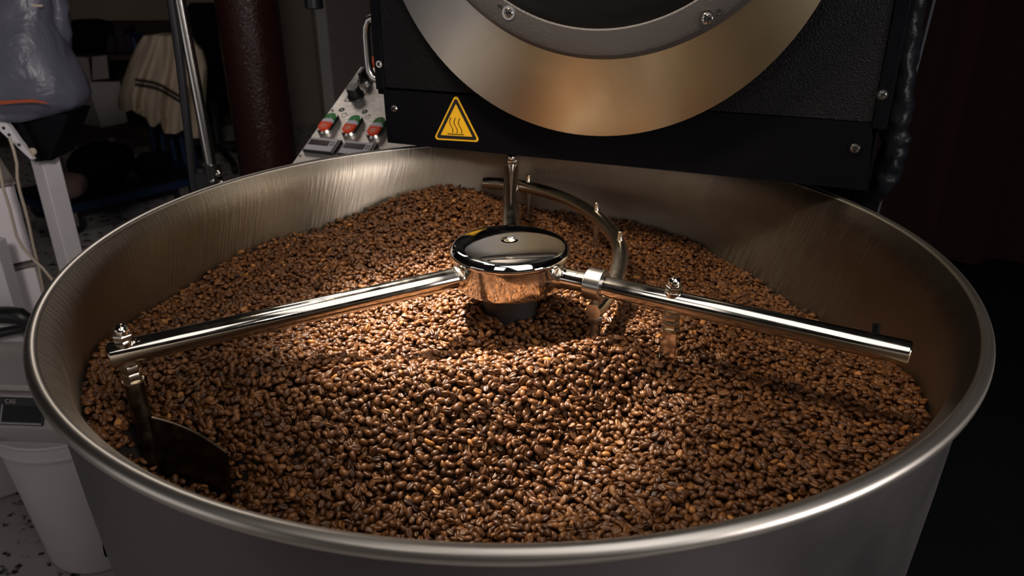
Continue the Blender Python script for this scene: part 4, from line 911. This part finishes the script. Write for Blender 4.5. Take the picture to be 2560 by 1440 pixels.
# pale carton with open flap, on a low dark bench
YC = 3.75
bn = thing('dark_bench', (at(210, 320, YC).x, YC+.15, FLOOR), 'low dark bench under the pale carton behind the trolley', 'bench')
zb_ = at(230, 312, YC).z
obj('bench_top', MB().box((-3.55, YC-.10, zb_-.05), (-2.02, YC+.30, zb_), bev=.004), M['wainscot'], bn, smooth=False)
for lx in (-3.50, -2.10):
    for ly in (YC-.06, YC+.22): obj('leg', MB().box((lx, ly, FLOOR), (lx+.05, ly+.05, zb_-.05)), M['wainscot'], bn, smooth=False)
ca = thing('carton', (at(240, 312, YC).x, YC, zb_), 'pale open cardboard carton standing on the dark bench', 'carton')
x0, x1 = at(150, 300, YC).x, at(305, 300, YC).x; xm = at(255, 310, YC-.06).x; h1 = at(240, 200, YC).z-zb_
obj('front_face', MB().add([(x0, YC+.10, zb_), (xm, YC-.07, zb_), (xm-.03, YC-.07, zb_+h1), (x0-.02, YC+.10, zb_+h1+.12), (x0, YC+.108, zb_), (xm, YC-.062, zb_), (xm-.03, YC-.062, zb_+h1), (x0-.02, YC+.108, zb_+h1+.12)], [(0, 1, 2, 3), (7, 6, 5, 4), (0, 4, 5, 1), (1, 5, 6, 2), (2, 6, 7, 3), (3, 7, 4, 0)]), M['white_card'], ca, smooth=False)
obj('side_face', MB().add([(xm, YC-.07, zb_), (x1, YC+.06, zb_), (x1, YC+.06, zb_+h1-.02), (xm-.03, YC-.07, zb_+h1), (xm, YC-.062, zb_), (x1, YC+.068, zb_), (x1, YC+.068, zb_+h1-.02), (xm-.03, YC-.062, zb_+h1)], [(0, 1, 2, 3), (7, 6, 5, 4), (0, 4, 5, 1), (1, 5, 6, 2), (2, 6, 7, 3), (3, 7, 4, 0)]), mat('paler_card', (.30, .265, .25), .75), ca, smooth=False)
f_ = [at(x, y, YC+.02) for x, y in ((230, 143), (266, 138), (272, 196), (231, 200))]
obj('flap', MB().bridge([[tuple(q) for q in f_][::-1], [tuple(q+Vector((0, .008, 0))) for q in f_][::-1]]), M['white_card'], ca, smooth=False)
f_ = [at(x, y, YC+.06) for x, y in ((172, 142), (220, 144), (228, 205), (200, 215))]
obj('flap', MB().bridge([[tuple(q) for q in f_][::-1], [tuple(q+Vector((0, .008, 0))) for q in f_][::-1]]), M['white_card'], ca, smooth=False)
# black round bag on the carton, dark boxes, dark chair
q = at(224, 88, YC+.3); sup = at(224, 128, YC+.3).z
bl2 = blob('round_black_bag', q, .15, .13, at(224, 48, YC+.3).z-q.z, M['dark_cloth'], 'round black bag on a shelf under the tan wall', 'bag', 5, pw_=.6)
sh = MB().box((-3.7, YC+.14, sup-.03), (at(345, 130, YC+.1).x, YC+.52, sup-.002)); 
shf = thing('dark_shelf', (-2.6, YC+.3, FLOOR), 'dark wooden shelf behind the carton under the tan wall', 'shelf')
obj('board', sh, M['wainscot'], shf, smooth=False)
for lx in (-3.68, at(335, 130, YC+.1).x-.03): obj('upright', MB().box((lx, YC+.40, FLOOR), (lx+.03, YC+.50, sup-.03)), M['wainscot'], shf, smooth=False)
for k, (bx0, bx1, yt, lab) in enumerate(((268, 292, 88, 'slim dark box beside the round black bag'), (294, 318, 70, 'tall dark box in the middle of the shelf'), (318, 344, 84, 'dark box at the right end of the shelf'))):
    a0 = at(bx0, 128, YC+.25); a1 = at(bx1, 128, YC+.25); t_ = at(bx0, yt, YC+.25).z
    tag(obj('dark_box', MB().box((a0.x, YC+.25, sup-.002), (a1.x-.004, YC+.42, t_), bev=.004).box((a0.x+.01, YC+.248, (sup+t_)/2), (a1.x-.014, YC+.2502, (sup+t_)/2+.03)), mat('dark_packaging', (.022, .012, .016), .5, var=.6, vscale=22), smooth=False), lab, 'box', 'dark boxes on the shelf')
# pale plank on the floor behind the trolley, pale upright
pk = MB(); a0 = at(150, 362, 3.62); a1 = at(415, 396, 3.62); dz_ = Vector((0, 0, -.055))
pk.bridge([[tuple(q) for q in (a0, a0+dz_, a0+dz_+Vector((0, .05, 0)), a0+Vector((0, .05, 0)))], [tuple(q) for q in (a1, a1+dz_, a1+dz_+Vector((0, .05, 0)), a1+Vector((0, .05, 0)))]])
pl = thing('low_rack', ((a0.x+a1.x)/2, 3.64, FLOOR), 'pale low rack rail behind the blue trolley bars', 'rack')
obj('rail', pk, M['white_card'], pl, smooth=False)
for q in (a0.lerp(a1, .03), a0.lerp(a1, .97), a0.lerp(a1, .62)): obj('leg', MB().box((q.x-.02, 3.625, FLOOR), (q.x+.02, 3.665, q.z-.05)), M['white_card'], pl, smooth=False)
cx4 = [at(x, y, 3.56) for x, y in ((279, 343), (294, 362), (262, 394), (244, 374))]
tag(obj('folded_paper', MB().bridge([[tuple(q) for q in cx4], [tuple(q+Vector((0, .02, 0))) for q in cx4]]), M['white_card'], smooth=False), 'pale folded paper hung over the low rack rail', 'paper')
# office chair back right of the jacket
chx = at(520, 180, 3.9); ch = thing('black_chair', (chx.x, 3.95, FLOOR), 'black padded chair in the dark beside the hung jacket', 'chair')
def pad(c, rx, ry, rz, p=4, n=28):
    lo = []
    for i in range(1, 10):
        th = math.pi*i/10; s_ = math.sin(th)**.5
        lo.append([(c[0]+rx*s_*math.copysign(abs(math.cos(a_))**(2/p), math.cos(a_)), c[1]+ry*math.copysign(abs(math.sin(a_))**(2/p), math.sin(a_))*s_, c[2]-rz*math.cos(th)) for a_ in [2*math.pi*k/n for k in range(n)]])
    return MB().bridge(lo)
zc_ = at(520, 130, 3.9).z; obj('backrest', pad((chx.x, 4.05, zc_), .17, .05, .27), M['dark_cloth'], ch)
obj('seat', pad((chx.x, 3.86, FLOOR+.46), .23, .22, .045), M['dark_cloth'], ch)
obj('back_stem', MB().tube([(chx.x, 4.08, zc_-.1), (chx.x, 4.10, FLOOR+.44), (chx.x, 3.9, FLOOR+.42)], .02, 12), M['plastic_black'], ch)
obj('gas_column', MB().lathe([(.028, FLOOR+.10), (.028, FLOOR+.42)], 20, Matrix.Translation((chx.x, 3.88, 0))), M['plastic_black'], ch)
for k in range(5):
    a_ = 2*math.pi*k/5+.3; e_ = Vector((chx.x+.27*math.cos(a_), 3.88+.27*math.sin(a_), FLOOR+.06)); obj('leg', MB().tube([(chx.x, 3.88, FLOOR+.12), e_], .018, 10).lathe([(0, -.012), (.028, -.012), (.03, 0), (.028, .012), (0, .012)], 16, TM((e_.x, e_.y, FLOOR+.03), z=(-math.sin(a_), math.cos(a_), 0))), M['plastic_black'], ch)
